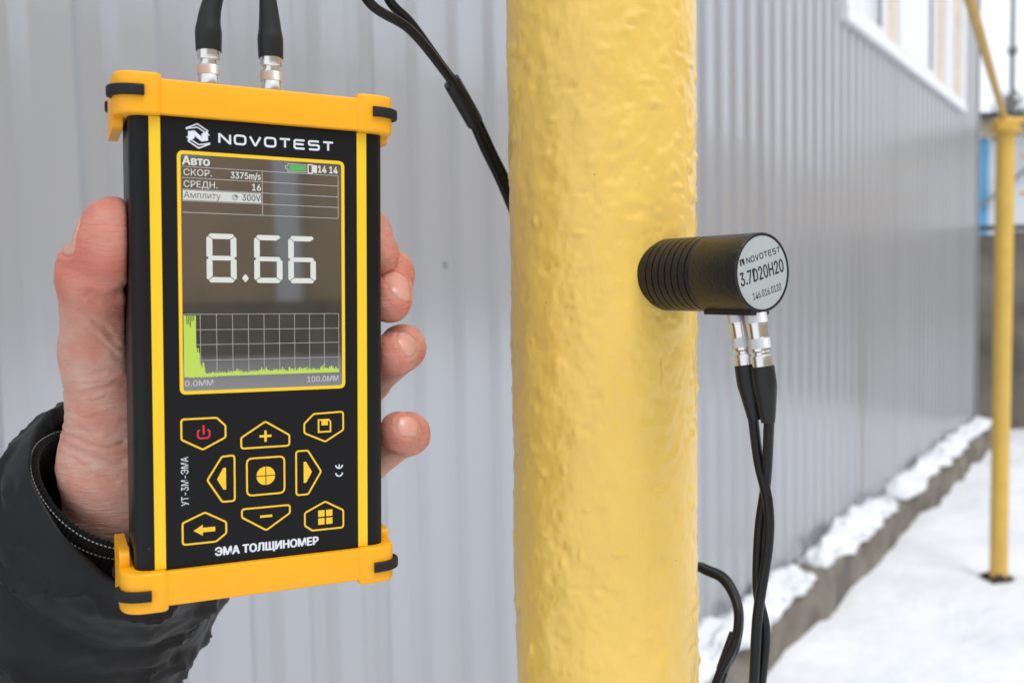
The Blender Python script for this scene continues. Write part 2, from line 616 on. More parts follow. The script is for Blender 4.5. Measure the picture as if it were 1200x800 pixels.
# rough concrete plinth
def plinth():
    xs = np.arange(S0 - .1, S1 + .06, .045)
    ring = [(-.02, -.05), (-.135, -.05), (-.14, .05), (-.142, .12), (-.136, .178), (-.12, .192), (-.06, .198), (.028, .20)]
    F = []
    rg = np.array(ring)
    kk = np.arange(len(ring))
    P = np.stack([xs[:, None] * 3.1 + 0 * kk, .55 * kk + 0 * xs[:, None], 2.0 + 0 * kk + 0 * xs[:, None]], -1)
    Yp = rg[:, 1 - 1] - .020 * fbm(P * 1.3, 4, 21) * ((kk > 0) & (kk < 6))
    Zp = rg[:, 1] + .024 * fbm(P * .8, 4, 5) * ((kk > 2) & (kk < 6))
    V = np.stack([xs[:, None] + 0 * kk, Yp, Zp], -1).reshape(-1, 3)
    m = len(ring)
    for i in range(len(xs) - 1):
        for k in range(m - 1):
            F.append((i * m + k, (i + 1) * m + k, (i + 1) * m + k + 1, i * m + k + 1))
    F.append(tuple(range(m)))
    F.append(tuple((len(xs) - 1) * m + k for k in range(m - 1, -1, -1)))
    mesh_obj('plinth', V, F, M['concrete'], bld, angle=50)


plinth()
MB().box(S0, S1, -.035, -.018, .205, .216).build('drip_flashing', M['steel_trim'], bld, smooth=False)
# screw with washer in the near sheet
scr = MB().lathe([(0, .0075), (.001, .0075), (.0018, .005), (.0019, .0042), (.0055, .0042), (.006, .003)], (1.617, prof(1.617), 1.49), (0, -1, 0), 12)
scr.build('screw', M['galv'], bld)

# window band
def window(s0, s1, mul, z1=TOP - .12):
    z0 = WINZ + .075
    w = bpy.data.objects.new('window', None)
    col.objects.link(w)
    w.parent = bld
    fr = MB()
    t, y0, y1 = .055, .02, .075
    fr.box(s0, s0 + t, y0, y1, z0, z1, .006).box(s1 - t, s1, y0, y1, z0, z1, .006)
    fr.box(s0 + t, s1 - t, y0 + .002, y1, z0, z0 + t, .006).box(s0 + t, s1 - t, y0 + .002, y1, z1 - t, z1, .006)
    fr.box(mul - .035, mul + .035, y0 + .003, y1, z0 + t, z1 - t, .006)
    fr.build('window_frame', M['upvc'], w)
    for a, b in ((s0 + t, mul - .035), (mul + .035, s1 - t)):
        sash = MB().ribbon([(a + .02, z0 + t + .02), (b - .02, z0 + t + .02), (b - .02, z1 - t - .02), (a + .02, z1 - t - .02)], .04, 0, True)
        sash.V = [(x, .032 - (.0), y) for x, y, z in sash.V]
        sash.build('sash', M['upvc'], w, smooth=False)
        MB().box(a, b, .048, .056, z0 + t, z1 - t).build('pane', M['glass'], w, smooth=False)
    MB().box(s1 - .006, s1 + .045, -.012, .10, z0 + .003, z1).build('jamb_board', M['tan_wood'], w, smooth=False)
    return w


window(4.80, 5.72, 5.14)
window(6.46, 7.12, 6.84)
window(7.28, 7.76, 7.50)
MB().box(WIN0, WIN1, -.045, .25, WINZ, WINZ + .072, .006).build('window_sill', M['upvc'], bld)
for a, b in ((WIN0, 4.798), (5.768, 6.458), (7.168, 7.278), (7.808, WIN1)):
    MB().box(a, b, -.040, .11, WINZ + .073, TOP - .04, .004).build('surround_panel', M['upvc'], bld)

# snow lying on the plinth in separate lumps
def ledge_snow(s0, s1, seed, h=.075, name='ledge_snow', label=''):
    ns, na = max(int((s1 - s0) / .014), 8), 22
    xs = np.linspace(s0, s1, ns)
    F = []
    X = xs[:, None] + np.zeros(na)
    A = np.pi * np.arange(na)[None, :] / (na - 1) + np.zeros((ns, 1))
    E = np.sqrt(np.clip(np.minimum(X - s0, s1 - X) / .10, 0, 1))
    one = np.ones_like(X)
    wv = fbm(np.stack([X * 3.3, one * seed * 5.0, one * .3], -1), 4, 71, .6)
    wv2 = fbm(np.stack([X * 5.1, one * seed * 5.0, one * 7.3], -1), 4, 73, .6)
    nzv = fbm(np.stack([X * 6, one * np.arange(na) * .22, one * seed * 3.1], -1), 4, 31 + seed)
    y0 = -.080 + .022 * wv2 * (np.cos(A) < 0) + (.072 + .018 * wv) * np.cos(A)
    hh = np.maximum(np.sin(A), 0) ** .6 * h * E
    inner = np.ones(na)
    inner[[0, -1]] = 0
    V = np.stack([X + .012 * nzv, y0 + .018 * nzv * inner * E, .194 + np.maximum(hh * (1 + .38 * nzv), 0)], -1).reshape(-1, 3)
    for i in range(ns - 1):
        for k in range(na - 1):
            F.append((i * na + k, i * na + k + 1, (i + 1) * na + k + 1, (i + 1) * na + k))
    o = mesh_obj(name, V, F, M['snow'], angle=180)
    o.matrix_world = B_M
    tag(o, label, 'snow', 'snow lumps on the plinth')
    return o


ledge_snow(1.2, 3.86, 1, .062, 'snow_lump', 'long snow lump on plinth nearest the yellow pipe')
ledge_snow(4.02, 5.35, 2, .068, 'snow_lump', 'middle of three snow lumps along the plinth')
ledge_snow(5.48, 8.66, 3, .060, 'snow_lump', 'snow lump on plinth running to the far building corner')

# ------------------------------------------------------------------ far pole with its gas lines
PB = Vector((2.342, 4.483, 0))
pole = tag(empty('support_pole', PB), 'thin yellow gas line support pole standing in snow beyond building plinth', 'pole')
zz = [-.3, .3, .9, 1.5, 2.10]
MB().lathe([(z + .3, .0405) for z in zz], (0, 0, -.3), (.006, .004, 1), 28).build('shaft', M['pole_yellow'], pole)
MB().lathe([(0, .03), (.003, .072), (.014, .074), (.016, .03)], (.014, .01, 2.10), (0, 0, 1), 24).build('top_plate', M['pole_yellow'], pole)
sad = MB().box(-.045, .06, -.03, .03, 2.116, 2.165, .004)
sad.build('saddle', M['pole_yellow'], pole)
soil = MB()
sv = [(0, 0, .012)]
for k in range(26):
    a = 2 * math.pi * k / 26
    r = .076 + .022 * math.sin(3 * a + 1) + .014 * random.uniform(-1, 1)
    sv.append((r * math.cos(a), r * 1.1 * math.sin(a), -.045))
soil.add(sv, [(0, 1 + k, 1 + (k + 1) % 26) for k in range(26)])
o = soil.build('bare_soil', M['dark_soil'], None)
o.location = PB
tag(o, kind='structure')

# overhead gas line: over the pole, parallel to the building
w3 = Vector((.4965, .8680, 0))
gl = tag(empty('overhead_gas_line', PB + Vector((0, 0, 2.178))), 'slim yellow-brown gas pipe running overhead beside the window', 'pipe')
pts = [Vector((0, 0, 0)) + w3 * t for t in (-7.0, -4, -2, -.6, .06)]
MB().tube(pts, .0145, 16).build('run', M['pipe_yellow'], gl)
MB().tube(catmull([w3 * .06, w3 * .13 + Vector((.03, -.01, 0)), w3 * .15 + Vector((.14, -.03, 0)), w3 * .15 + Vector((2.2, -.5, -.01))], 6), .0145, 14).build('branch', M['pole_yellow'], gl)

# ------------------------------------------------------------------ yard end: low wall, shed, fence rails, lamp post, trees
fence = tag(empty('concrete_yard_wall', (3.2, 8.45, 0)), 'low weathered dark concrete wall behind the far yellow pole', 'wall')
for k in range(9):
    x0 = .62 + k * .62
    MB().box(x0, x0 + .612, 0, .16, -.1, 1.79 + .02 * random.uniform(-1, 1), .012).build('slab', M['old_concrete'], fence)
MB().box(.6, 6.2, -.03, .19, 1.822, 1.862, .008).build('coping', M['roof_dark'], fence)
shed = tag(empty('white_shed', (5.6, 14.0, 0)), 'white panelled shed with blue upright beyond the yard wall', 'shed')
for k in range(8):
    x0 = .2 + k * .72
    MB().box(x0, x0 + .705, 0, .05, 0, 3.38, .008).build('panel', M['shed_white'], shed)
MB().box(.2, 6.0, .052, 4.0, 0, 3.36).build('core', M['shed_beige'], shed, smooth=False)
MB().box(1.36, 1.47, -.05, -.002, 1.4, 3.44, .01).build('blue_upright', M['shed_blue'], shed)
MB().box(.1, 6.2, -.12, -.002, 3.40, 3.72, .01).build('fascia', M['shed_beige'], shed)
MB().add([(-.1, -.3, 3.74), (6.4, -.3, 3.74), (6.4, 4.3, 4.25), (-.1, 4.3, 4.25), (-.1, -.3, 3.66), (6.4, -.3, 3.66), (6.4, 4.3, 4.17), (-.1, 4.3, 4.17)],
         [(0, 1, 2, 3), (7, 6, 5, 4), (0, 4, 5, 1), (1, 5, 6, 2), (2, 6, 7, 3), (3, 7, 4, 0)]).build('roof', M['roof_dark'], shed, smooth=False)
MB().tube([(1.35, -.10, 2.42), (2.2, -.10, 3.1)], .03, 8).build('brace', M['galv'], shed)
rails = tag(empty('yellow_handrail', (4.0, 7.6, 0)), 'yellow tubular handrail behind the far pole at photo edge', 'handrail')
MB().tube([(.12, 0, 2.37), (2.6, .1, 2.40)], .02, 12).build('rail', M['pole_yellow'], rails)
MB().tube([(.12, 0, 2.07), (2.6, .1, 2.09)], .02, 12).build('rail', M['pole_yellow'], rails)
for x in (.7, 2.4):
    MB().tube([(x, .03, -.05), (x, .03, 2.41)], .022, 12).build('post', M['pole_yellow'], rails)
lamp = tag(empty('utility_pole', (9.55, 18.0, 0)), 'thin grey utility pole with a collar against white sky', 'pole')
MB().lathe([(0, .05), (4, .045), (8.6, .035)], (0, 0, 0), (0, 0, 1), 14).build('mast', M['galv'], lamp)
MB().lathe([(0, .05), (.06, .09), (.14, .09), (.2, .04)], (0, 0, 5.5), (0, 0, 1), 12).build('insulator', M['galv'], lamp)


def tree(x, y, h, r, seed, label):
    t = tag(empty('evergreen_tree', (x, y, 0)), label, 'tree', 'trees beyond the shed')
    rr = random.Random(seed)
    MB().tube([(0, 0, -.1), (.05, .03, h * .4), (0, .05, h * .97)], [.16, .11, .02], 9).build('trunk', M['bark'], t)
    br = MB()
    leaf = MB()
    for k in range(46):
        z = h * (.22 + .74 * k / 46)
        a = k * 2.399 + rr.uniform(-.3, .3)
        L = r * (1 - (z / h) ** 1.4) * rr.uniform(.75, 1.15) + .12
        d = Vector((math.cos(a), math.sin(a), rr.uniform(-.15, .2)))
        br.tube([(0, 0, z), Vector((0, 0, z)) + d * L], [.028, .006], 5)
        for q in range(42):
            c = Vector((0, 0, z)) + d * L * rr.uniform(.2, 1.05) + Vector((rr.gauss(0, .14), rr.gauss(0, .14), rr.gauss(0, .12)))
            u = Vector((rr.gauss(0, 1), rr.gauss(0, 1), rr.gauss(0, .6))).normalized() * rr.uniform(.05, .12)
            v = u.orthogonal().normalized() * .035
            leaf.add([c - u, c + v, c + u, c - v], [(0, 1, 2, 3)])
    br.build('limb', M['bark'], t)
    leaf.build('crown', M['needle'], t, smooth=False)


tree(9.7, 21.0, 5.1, 1.7, 3, 'dark evergreen tree rising behind the shed roof at the photo edge')
tree(12.4, 23.5, 6.0, 1.8, 5, 'taller dark evergreen tree farther right behind the shed')
tree(8.6, 22.5, 4.75, 1.5, 8, 'lowest dark evergreen tree behind the shed near the building corner')

# building across the yard; it shows only as the brown reflection in the gauge's screen and in the steel sheets
opp = tag(empty('tan_house', B_M @ Matrix.Translation((6, -22.0, 0))), 'tan plastered house across the yard, mirrored in the gauge screen', 'house')
MB().box(-40, 96, -8, 0, -.1, 9.3).build('wall', M['tan_plaster'], opp, smooth=False)
MB().box(-40.05, 96.05, .002, .12, -.1, 1.25).build('plinth', M['old_concrete'], opp, smooth=False)
MB().box(-12.2, -11.65, .002, .35, 1.252, 5.6, .01).build('pilaster', M['shed_white'], opp)
for x in (-33, -28, -23, -18, -14.4, -8, -3, 2, 7, 12, 17, 22, 27, 32):
    wo = MB().box(x - .7, x + .7, .002, .06, 4.6, 6.3).build('window', M['upvc'], opp, smooth=False)
    MB().box(x - .58, x + .58, .062, .075, 4.72, 6.18).build('pane', M['roof_dark'], wo, smooth=False)
MB().add([(-40.3, -8.3, 9.302), (96.3, -8.3, 9.302), (96.3, .35, 9.302), (-40.3, .35, 9.302), (-40.3, -4, 10.6), (96.3, -4, 10.6)],
         [(3, 2, 1, 0), (0, 1, 5, 4), (2, 3, 4, 5), (0, 4, 3), (1, 2, 5)]).build('roof', M['roof_dark'], opp, smooth=False)

# ------------------------------------------------------------------ near gas pipe
PC = at(707, 400, .389)
PIPE_R = .038


def near_pipe():
    seg = 420
    dense = np.arange(-.19, .19, .0009)
    zs = np.concatenate([np.linspace(-1.6, -.2, 12), dense, np.linspace(.2, 1.0, 8)])
    a = np.arange(seg) / seg * 2 * np.pi
    A, Z = np.meshgrid(a, zs)
    P = np.stack([np.cos(A) * 38, np.sin(A) * 38, Z * 1000], -1)       # mm
    d = .12 * fbm(P / 24, 3, 2) + .26 * fbm(P * [1, 1, .8] / 9, 4, 12)
    r2 = fbm(P / 6.5 + 40, 2, 33)
    d += .55 * np.clip(r2 - .25, 0, 1) - .55 * np.clip(-r2 - .36, 0, 1)
    d += .06 * fbm(P / 2.4, 2, 51) + .22 * fbm(P * [1, 1, .75] / 5.0 + 70, 2, 57)
    # blisters and pits in the old paint
    vis = np.abs(Z) < .19
    for k in range(640):
        ca, cz = rng.uniform(0, 2 * np.pi), rng.uniform(-185, 185)
        ra, rz = rng.uniform(.9, 3.4), rng.uniform(.8, 2.6)
        amp = rng.choice([-1, 1], p=[.45, .55]) * rng.uniform(.15, .75)
        rows = np.abs(zs * 1000 - cz) < 9
        if not rows.any(): continue
        Zr = zs[rows, None] * 1000 - cz
        da = (a[None, :] - ca + np.pi) % (2 * np.pi) - np.pi
        g = np.exp(-((da * 38 / ra) ** 2 + (Zr / rz) ** 2) ** 1.3)
        d[rows] += amp * g
        # lip under the blister
        g2 = np.exp(-((da * 38 / (ra * 1.3)) ** 2 + ((Zr + rz * 1.4) / (rz * .45)) ** 2))
        d[rows] -= amp * .35 * g2
    # crack below the probe, on the side facing the camera
    return A, Z, P, d, zs, seg


_A, _Z, _P, _d, _zs, _seg = near_pipe()
# angle of the crack: photo x = 771
ang_c = R(-90 - 5.6) + math.asin((771 - 707) / 110.)
da = (_A - ang_c + np.pi) % (2 * np.pi) - np.pi
zc = _Z * 1000
wob = .35 * np.sin(zc / 3.1) + .25 * np.sin(zc / 1.3)
_d -= .8 * np.exp(-((da * 38 + wob) / .6) ** 2) * np.clip((zc + 15.5) / 3, 0, 1) * np.clip((-2.0 - zc) / 3, 0, 1)
_d += .35 * np.exp(-((da * 38 + wob - 1.0) / .8) ** 2) * np.clip((zc + 15.5) / 3, 0, 1) * np.clip((-2.0 - zc) / 3, 0, 1)
rad = PIPE_R + _d * .001
V = np.stack([np.cos(_A) * rad, np.sin(_A) * rad, _Z], -1).reshape(-1, 3)
nr = len(_zs)
F = [(i * _seg + k, i * _seg + (k + 1) % _seg, (i + 1) * _seg + (k + 1) % _seg, (i + 1) * _seg + k) for i in range(nr - 1) for k in range(_seg)]
gp = mesh_obj('gas_pipe', V, F, M['gas_yellow'], angle=180)
gp.matrix_world = Matrix.Translation(PC) @ Matrix.Rotation(R(.28), 4, 'Y')
tag(gp, 'thick upright gas pipe with lumpy glossy yellow paint in the foreground', 'pipe')

# ------------------------------------------------------------------ probe on the pipe
cam_rt = CAM_M.to_3x3() @ Vector((1, 0, 0))
cam_fw = CAM_M.to_3x3() @ Vector((0, 0, -1))
fx = Vector((cam_fw.x, cam_fw.y, 0)).normalized()
rx = Vector((fx.y, -fx.x, 0))
ALPHA = R(34.3)
axis = (rx * math.sin(ALPHA) - fx * math.cos(ALPHA)).normalized()
side = Vector((0, 0, 1)).cross(axis).normalized()          # to the right when looking at the face
pc = PC.copy()
tgt = at(785, 322, .356)
P_M = Matrix((( side.x, 0, axis.x, pc.x), (side.y, 0, axis.y, pc.y), (0, 1, 0, tgt.z), (0, 0, 0, 1)))
probe = tag(empty('sensor_probe', P_M @ Matrix.Translation((0, 0, .0383))), 'black grooved cylindrical sensor probe held against the yellow pipe', 'probe')
mm = .001
PL, PR = 46.2, 13.55
hs = [(-4.0, PR - .5), (0.2, PR - .5), (.8, PR)]
for g in (2.6, 5.9, 9.2, 12.5, 15.8, 19.1, 22.4):
    hs += [(g - .30, PR), (g - .22, PR - .38), (g + .22, PR - .38), (g + .30, PR)]
hs += [(24.5, PR), (24.6, PR - .1), (24.8, PR), (PL - .35, PR), (PL, PR - .3), (PL, PR - .95), (PL - .3, PR - 1.0)]
MB(mm).lathe([(h, r) for h, r in hs], (0, 0, 0), (0, 0, 1), 96).build('housing', M['probe_black'], probe, angle=30)
disc = MB(mm).lathe([(PL - .45, PR - 1.05), (PL - .22, PR - 1.05), (PL - .18, PR - 1.2)], (0, 0, 0), (0, 0, 1), 72).build('label_disc', M['probe_label'], probe, angle=30)
FZ = PL - .14
TW = Matrix.Rotation(R(13), 3, 'Z')


def probe_text(V, F, name, m):
    V = [tuple((TW @ Vector((x, y, z))) * mm) for x, y, z in V]
    return mesh_obj(name, V, F, m, disc, smooth=False)


def wordmark(x0, x1, y0, h, w, z):
    """wide squared capitals of the maker's name, drawn as strokes"""
    mb = MB(1)
    n = 8
    gap = (x1 - x0) * .022
    cw = (x1 - x0 - gap * 7) / 8
    O = roundpoly([(0, 0), (1, 0), (1, 1), (0, 1)], .3, 3)
    G = {'N': [[(0, 0), (0, 1), (.06, 1), (.94, 0), (1, 0), (1, 1)]], 'O': [O], 'V': [[(0, 1), (.46, 0), (.54, 0), (1, 1)]],
         'T': [[(0, 1), (1, 1)], [(.5, .97), (.5, 0)]], 'E': [[(1, 1), (.12, 1), (0, .88), (0, .12), (.12, 0), (1, 0)], [(.03, .52), (.92, .52)]],
         'S': [[(1, 1), (.12, 1), (0, .9), (0, .62), (.12, .53), (.88, .53), (1, .44), (1, .12), (.88, 0), (0, 0)]]}
    for i, ch in enumerate('NOVOTEST'):
        ox = x0 + i * (cw + gap)
        for st in G[ch]:
            closed = ch == 'O'
            mb.ribbon([(ox + w / 2 + px * (cw - w), y0 + w / 2 + py * (h - w)) for px, py in st], w, z, closed)
    return mb


def emblem(cx, cy, s, z):
    mb = MB(1)
    q = lambda pts: [(cx + x * s, cy + y * s) for x, y in pts]
    hexo = [(-.46, .30), (0, .5), (.46, .28), (.46, -.28), (.02, -.5), (-.44, -.28)]
    mb.ribbon(q([(-.46, .24), (-.46, .30), (-.02, .5), (.42, .22)]), .055 * s, z)
    mb.ribbon(q([(.46, -.24), (.46, -.30), (.02, -.5), (-.42, -.22)]), .055 * s, z)
    mb.ribbon(q([(-.46, .28), (-.02, .36), (.46, .06)]), .05 * s, z + .001)
    mb.ribbon(q([(.46, -.28), (.02, -.36), (-.46, -.06)]), .05 * s, z + .001)
    mb.poly(q([(-.40, .17), (-.14, .22), (-.14, -.10), (-.40, -.26)]), z)
    mb.poly(q([(.40, -.17), (.14, -.22), (.14, .10), (.40, .26)]), z)
    mb.poly(q([(-.1375, .22), (.1375, -.02), (.1375, -.22), (-.1375, .0)]), z)
    return mb


wm = wordmark(-7.0, 10.4, 4.6, 2.1, .36, FZ)
probe_text(wm.V, wm.F, 'lettering', M['print_black'])
wm = MB(1)
wm.poly([(-10.2, 4.6), (-9.5, 4.6), (-9.5, 6.7), (-10.2, 6.7)], FZ).poly([(-9.49, 6.7), (-8.71, 4.6), (-8.0, 4.6), (-8.78, 6.7)], FZ).poly([(-8.69, 5.2), (-8.0, 4.6), (-8.0, 6.7), (-8.69, 6.7)], FZ + .004)
probe_text(wm.V, wm.F, 'lettering', M['print_black'])
V, F = text_mesh('3.7D20H20', -11.3, 10.7, -2.1, 4.4, FZ, .028)
probe_text(V, F, 'lettering', M['print_black'])
V, F = text_mesh('146.016.0120', -6.6, 8.0, -8.0, 2.4, FZ, .012)
probe_text(V, F, 'lettering', M['print_black'])
# connector block under the housing
cb = MB(mm).prism(roundpoly([(-4.6, 22.5), (4.6, 22.5), (4.6, 45.4), (-4.6, 45.4)], 1.2), PR - 1.6, PR + .9, .3, 2, axis='y').build('connector_block', M['probe_black'], probe)
cb.rotation_euler = (math.pi, 0, 0)
cb.location = (0, 0, 0)
# (after the half turn the block hangs below: y -> -y, z -> -z; prism along y maps outline y to -z)

# ------------------------------------------------------------------ thickness gauge (device frame: x right, y up, z to the viewer, mm)
yaw, pit, rol = R(26.047), R(2.558), R(-1.0017)
Ry = Matrix(((math.cos(yaw), 0, -math.sin(yaw)), (0, 1, 0), (math.sin(yaw), 0, math.cos(yaw))))
Rx = Matrix(((1, 0, 0), (0, math.cos(pit), -math.sin(pit)), (0, math.sin(pit), math.cos(pit))))
Rz = Matrix(((math.cos(rol), -math.sin(rol), 0), (math.sin(rol), math.cos(rol), 0), (0, 0, 1)))
S3 = Matrix(((1, 0, 0), (0, -1, 0), (0, 0, -1)))
D3 = S3 @ (Ry @ Rx @ Rz) @ S3
G_M = CAM_M @ (Matrix.Translation((-.077733, -.000646, -.295)) @ D3.to_4x4())
gauge = tag(empty('thickness_gauge', G_M), 'handheld black gauge with orange end caps, lit screen and yellow keys', 'gauge')

HW = 38.8


def rrect(x0, x1, y0, y1, r, n=6):
    return roundpoly([(x0, y0), (x1, y0), (x1, y1), (x0, y1)], r, n)


# prism axis 'y': outline (x, q) -> (x, h, -q); so q = -z
MB(mm).prism(rrect(-HW, 39.6, .35, 30.5, 5.5), -72, 72, 0, 1, axis='y').build('housing', M['body_black'], gauge)
MB(mm).prism([(-29.95, -67.9), (29.95, -67.9), (29.95, 67.9), (-29.95, 67.9)], -.3, -.05, .05, 1).build('front_panel', M['panel_black'], gauge)
for sx in (-1, 1):
    a, b = sorted((sx * 30.05, sx * 33.25))
    MB(mm).box(a, b, -67.9, 67.9, -.3, -.02).build('stripe', M['stripe_yellow'], gauge, smooth=False)


def end_cap(sy):
    mb = MB(mm)
    lo, hi = (68.4, 78.9)
    f = lambda a, b: (a, b) if sy > 0 else (-b, -a)
    # middle bar, then the two thicker corner blocks, then the side tongues
    h = f(lo, hi)
    mb.prism([(-31.5, -1.9), (31.5, -1.9), (31.5, 33.0), (-31.5, 33.0)], h[0], h[1], .7, 3, axis='y')
    for sx in (-1, 1):
        o = [(29.6, -1.93), (31.2, -2.9), (43, -2.9), (43, 34.2), (30, 34.2)]
        o = [(sx * x, q) for x, q in o]
        if sx < 0: o = o[::-1]
        big = []
        for i, p in enumerate(o):
            big.append(p)
        out = []
        P = [Vector(p) for p in big]
        m = len(P)
        for i in range(m):
            r = 8.0 if abs(abs(P[i].x) - 43) < .1 and P[i].y < 0 else (7.0 if abs(abs(P[i].x) - 43) < .1 else 1.2)
            a_, b_, p_ = P[i - 1], P[(i + 1) % m], P[i]
            d1, d2 = (a_ - p_).normalized(), (b_ - p_).normalized()
            an = d1.angle(d2)
            t = min(r / math.tan(an / 2), (a_ - p_).length * .98 if r > 5 else (a_ - p_).length * .4, (b_ - p_).length * .98 if r > 5 else (b_ - p_).length * .4)
            p1, p2 = p_ + d1 * t, p_ + d2 * t
            for k in range(9):
                u = k / 8
                qv = p1 * (1 - u) ** 2 + p_ * 2 * u * (1 - u) + p2 * u ** 2
                out.append((qv.x, qv.y))
        h = f(lo - .35, 80.3)
        mb.prism(out, h[0], h[1], 1.0, 4, axis='y')
        t0, t1 = sorted((sx * 39.9, sx * 42.8))
        h = f(58.6, 70)
        # tongue down the side of the housing
        te = 64.4 if sy > 0 else 63.0
        te += 1.6 if sx > 0 else 0
        tv = roundpoly([(7.0, te), (33.6, te), (33.6, 70), (7.0, 70)], 4.6, 6)
        V, F = [], []
        for x in (t0, t1):
            for q, y in tv:
                V.append((x, sy * y, -q))
        m = len(tv)
        for i in range(m):
            j = (i + 1) % m
            F.append((i, j, m + j, m + i))
        F += [tuple(range(m)), tuple(range(2 * m - 1, m - 1, -1))]
        mb.add(V, F)
    return mb.build('end_cap', M['orange'], gauge, angle=35)


def rubber_strap(sx, sy):
    path = [(34.6, 2.6), (34.6, 3.75), (36.6, 3.72), (38.8, 3.3), (41.0, 2.3), (42.9, .5), (43.9, -1.9), (43.9, -4.6), (41.9, -8.0), (41.2, -14), (41.7, -24), (43.2, -27.4), (42.6, -31), (39.6, -34.4), (35, -35.2)]
    P = catmull([Vector((sx * x, sy * 74.7, z)) for x, z in path[1:]], 6)
    mb = MB(mm)
    prof_ = roundpoly([(-.9, -1.6), (.9, -1.6), (.9, 1.6), (-.9, 1.6)], .6, 3)
    V, F, m = [], [], len(prof_)
    for i, p in enumerate(P):
        t = (P[min(i + 1, len(P) - 1)] - P[max(i - 1, 0)]).normalized()
        nrm = Vector((t.z, 0, -t.x)) * -sx
        for a, b in prof_:
            V.append(p + nrm * (a - .35) + Vector((0, b, 0)))
    for i in range(len(P) - 1):
        for k in range(m):
            j = (k + 1) % m
            F.append((i * m + k, i * m + j, (i + 1) * m + j, (i + 1) * m + k))
    F += [tuple(range(m)), tuple((len(P) - 1) * m + k for k in range(m - 1, -1, -1))]
    mb.add(V, F)
    return mb.build('rubber_strap', M['rubber'], gauge, angle=45)


for sy in (1, -1):
    end_cap(sy)
    for sx in (-1, 1):
        rubber_strap(sx, sy)

ZP = .0                                       # print plane, mm
em = emblem(-19.3, 63.05, 7.2, ZP)
em.s = 1
mesh_obj('emblem', [tuple(c * mm for c in v) for v in em.V], em.F, M['print_white'], gauge, smooth=False)
wm = wordmark(-13.4, 22.5, 61.2, 3.2, .62, ZP)
mesh_obj('lettering', [tuple(c * mm for c in v) for v in wm.V], wm.F, M['print_white'], gauge, smooth=False)


def put_text(s, x0, x1, y, h, mtl, parent, z=ZP, bold=0.0, rot=None, name='lettering'):
    V, F = text_mesh(s, x0, x1, y, h, z, bold)
    if rot:
        (cx, cy), a = rot
        c, s_ = math.cos(a), math.sin(a)
        V = np.c_[cx + (V[:, 0] - cx) * c - (V[:, 1] - cy) * s_, cy + (V[:, 0] - cx) * s_ + (V[:, 1] - cy) * c, V[:, 2]]
    return mesh_obj(name, V * mm, F, mtl, parent, smooth=False)


put_text('ЭМА ТОЛЩИНОМЕР', -15.6, 16.6, -65.6, 2.55, M['print_white'], gauge, bold=.07)
put_text('УТ-3М-ЭМА', -24.4 - 7.5, -24.4 + 7.5, -41.6 - 1.1, 2.15, M['print_white'], gauge, rot=((-24.4, -41.6), math.pi / 2))
# CE mark, turned on its side
ce = MB(mm)
for oy in (1.25, -1.35):
    arc = [(23.7 + .95 * math.cos(a) * 1.15, -41.5 + oy + 1.0 * math.sin(a)) for a in np.linspace(R(175), R(365), 13)]
    ce.ribbon(arc, .42, ZP)
ce.ribbon([(23.7, -41.5 + 1.25 - .9), (23.7, -41.5 + 1.25 + .25)], .4, ZP + .003)
ce.build('lettering', M['print_white'], gauge, smooth=False)

# screen
screen = MB(mm).prism(rrect(-24.55, 25.0, -9.6 - 4.6, 57.5, .8, 3), -.25, .02, .03, 1).build('screen', M['lcd'], gauge)
# the printed border
MB(mm).ribbon(rrect(-24.95, 25.35, -14.55, 57.9, 1.4, 4), 1.05, .03, True).build('screen_border', M['stripe_yellow'], screen, smooth=False)
ZS = .035
sx0, sx1, div = -24.1, 23.8, -.3
ln = MB(mm)
for y in (53.7, 50.35, 46.9, 43.5, 40.0):
    ln.ribbon([(sx0, y), (sx1, y)], .16, ZS)
for x in (div, sx1):
    ln.ribbon([(x, 53.62), (x, 40.08)], .16, ZS + .003)
ln.build('table_rule', M['lcd_line'], screen, smooth=False)
put_text('Авто', -23.9, -16.1, 54.3, 2.55, M['lcd_white'], screen, ZS, .055)
put_text('СКОР.', -23.6, -15.4, 51.1, 1.95, M['lcd_white'], screen, ZS)
put_text('3375m/s', -9.8, -.8, 50.95, 1.95, M['lcd_white'], screen, ZS, .03)
put_text('СРЕДН.', -23.6, -13.8, 47.6, 1.95, M['lcd_white'], screen, ZS)
put_text('16', -3.4, -.8, 47.6, 1.95, M['lcd_white'], screen, ZS, .03)
MB(mm).poly([(-23.9, 43.75), (-.7, 43.75), (-.7, 46.65), (-23.9, 46.65)], ZS).build('selected_row', M['lcd_bar'], screen, smooth=False)
put_text('Амплиту', -23.6, -12.9, 44.35, 1.95, M['lcd_dark'], screen, ZS + .012)
put_text('300V', -6.4, -.9, 44.3, 1.95, M['lcd_dark'], screen, ZS + .012, .03)
ic = MB(mm)
ic.ribbon([(-8.6 + .75 * math.cos(a), 45.2 + .75 * math.sin(a)) for a in np.linspace(0, 2 * math.pi, 17)[:-1]], .2, ZS + .012, True)
ic.poly([(-8.6, 45.2)] + [(-8.6 + .7 * math.cos(a), 45.2 + .7 * math.sin(a)) for a in np.linspace(0, math.pi / 2, 6)], ZS + .010)
ic.build('dial_icon', M['lcd_dark'], screen, smooth=False)
put_text('14 14', 17.3, 23.6, 54.35, 2.1, M['lcd_white'], screen, ZS, .05)
MB(mm).poly([(8.2, 54.5), (13.1, 54.5), (13.1, 56.2), (8.2, 56.2)], ZS).build('battery_charge', M['lcd_green'], screen, smooth=False)
ic = MB(mm).ribbon([(6.9, 55.0), (7.7, 55.0), (7.7, 54.2), (13.4, 54.2), (13.4, 56.5), (7.7, 56.5), (7.7, 55.8), (6.9, 55.8)], .22, ZS + .004, True)
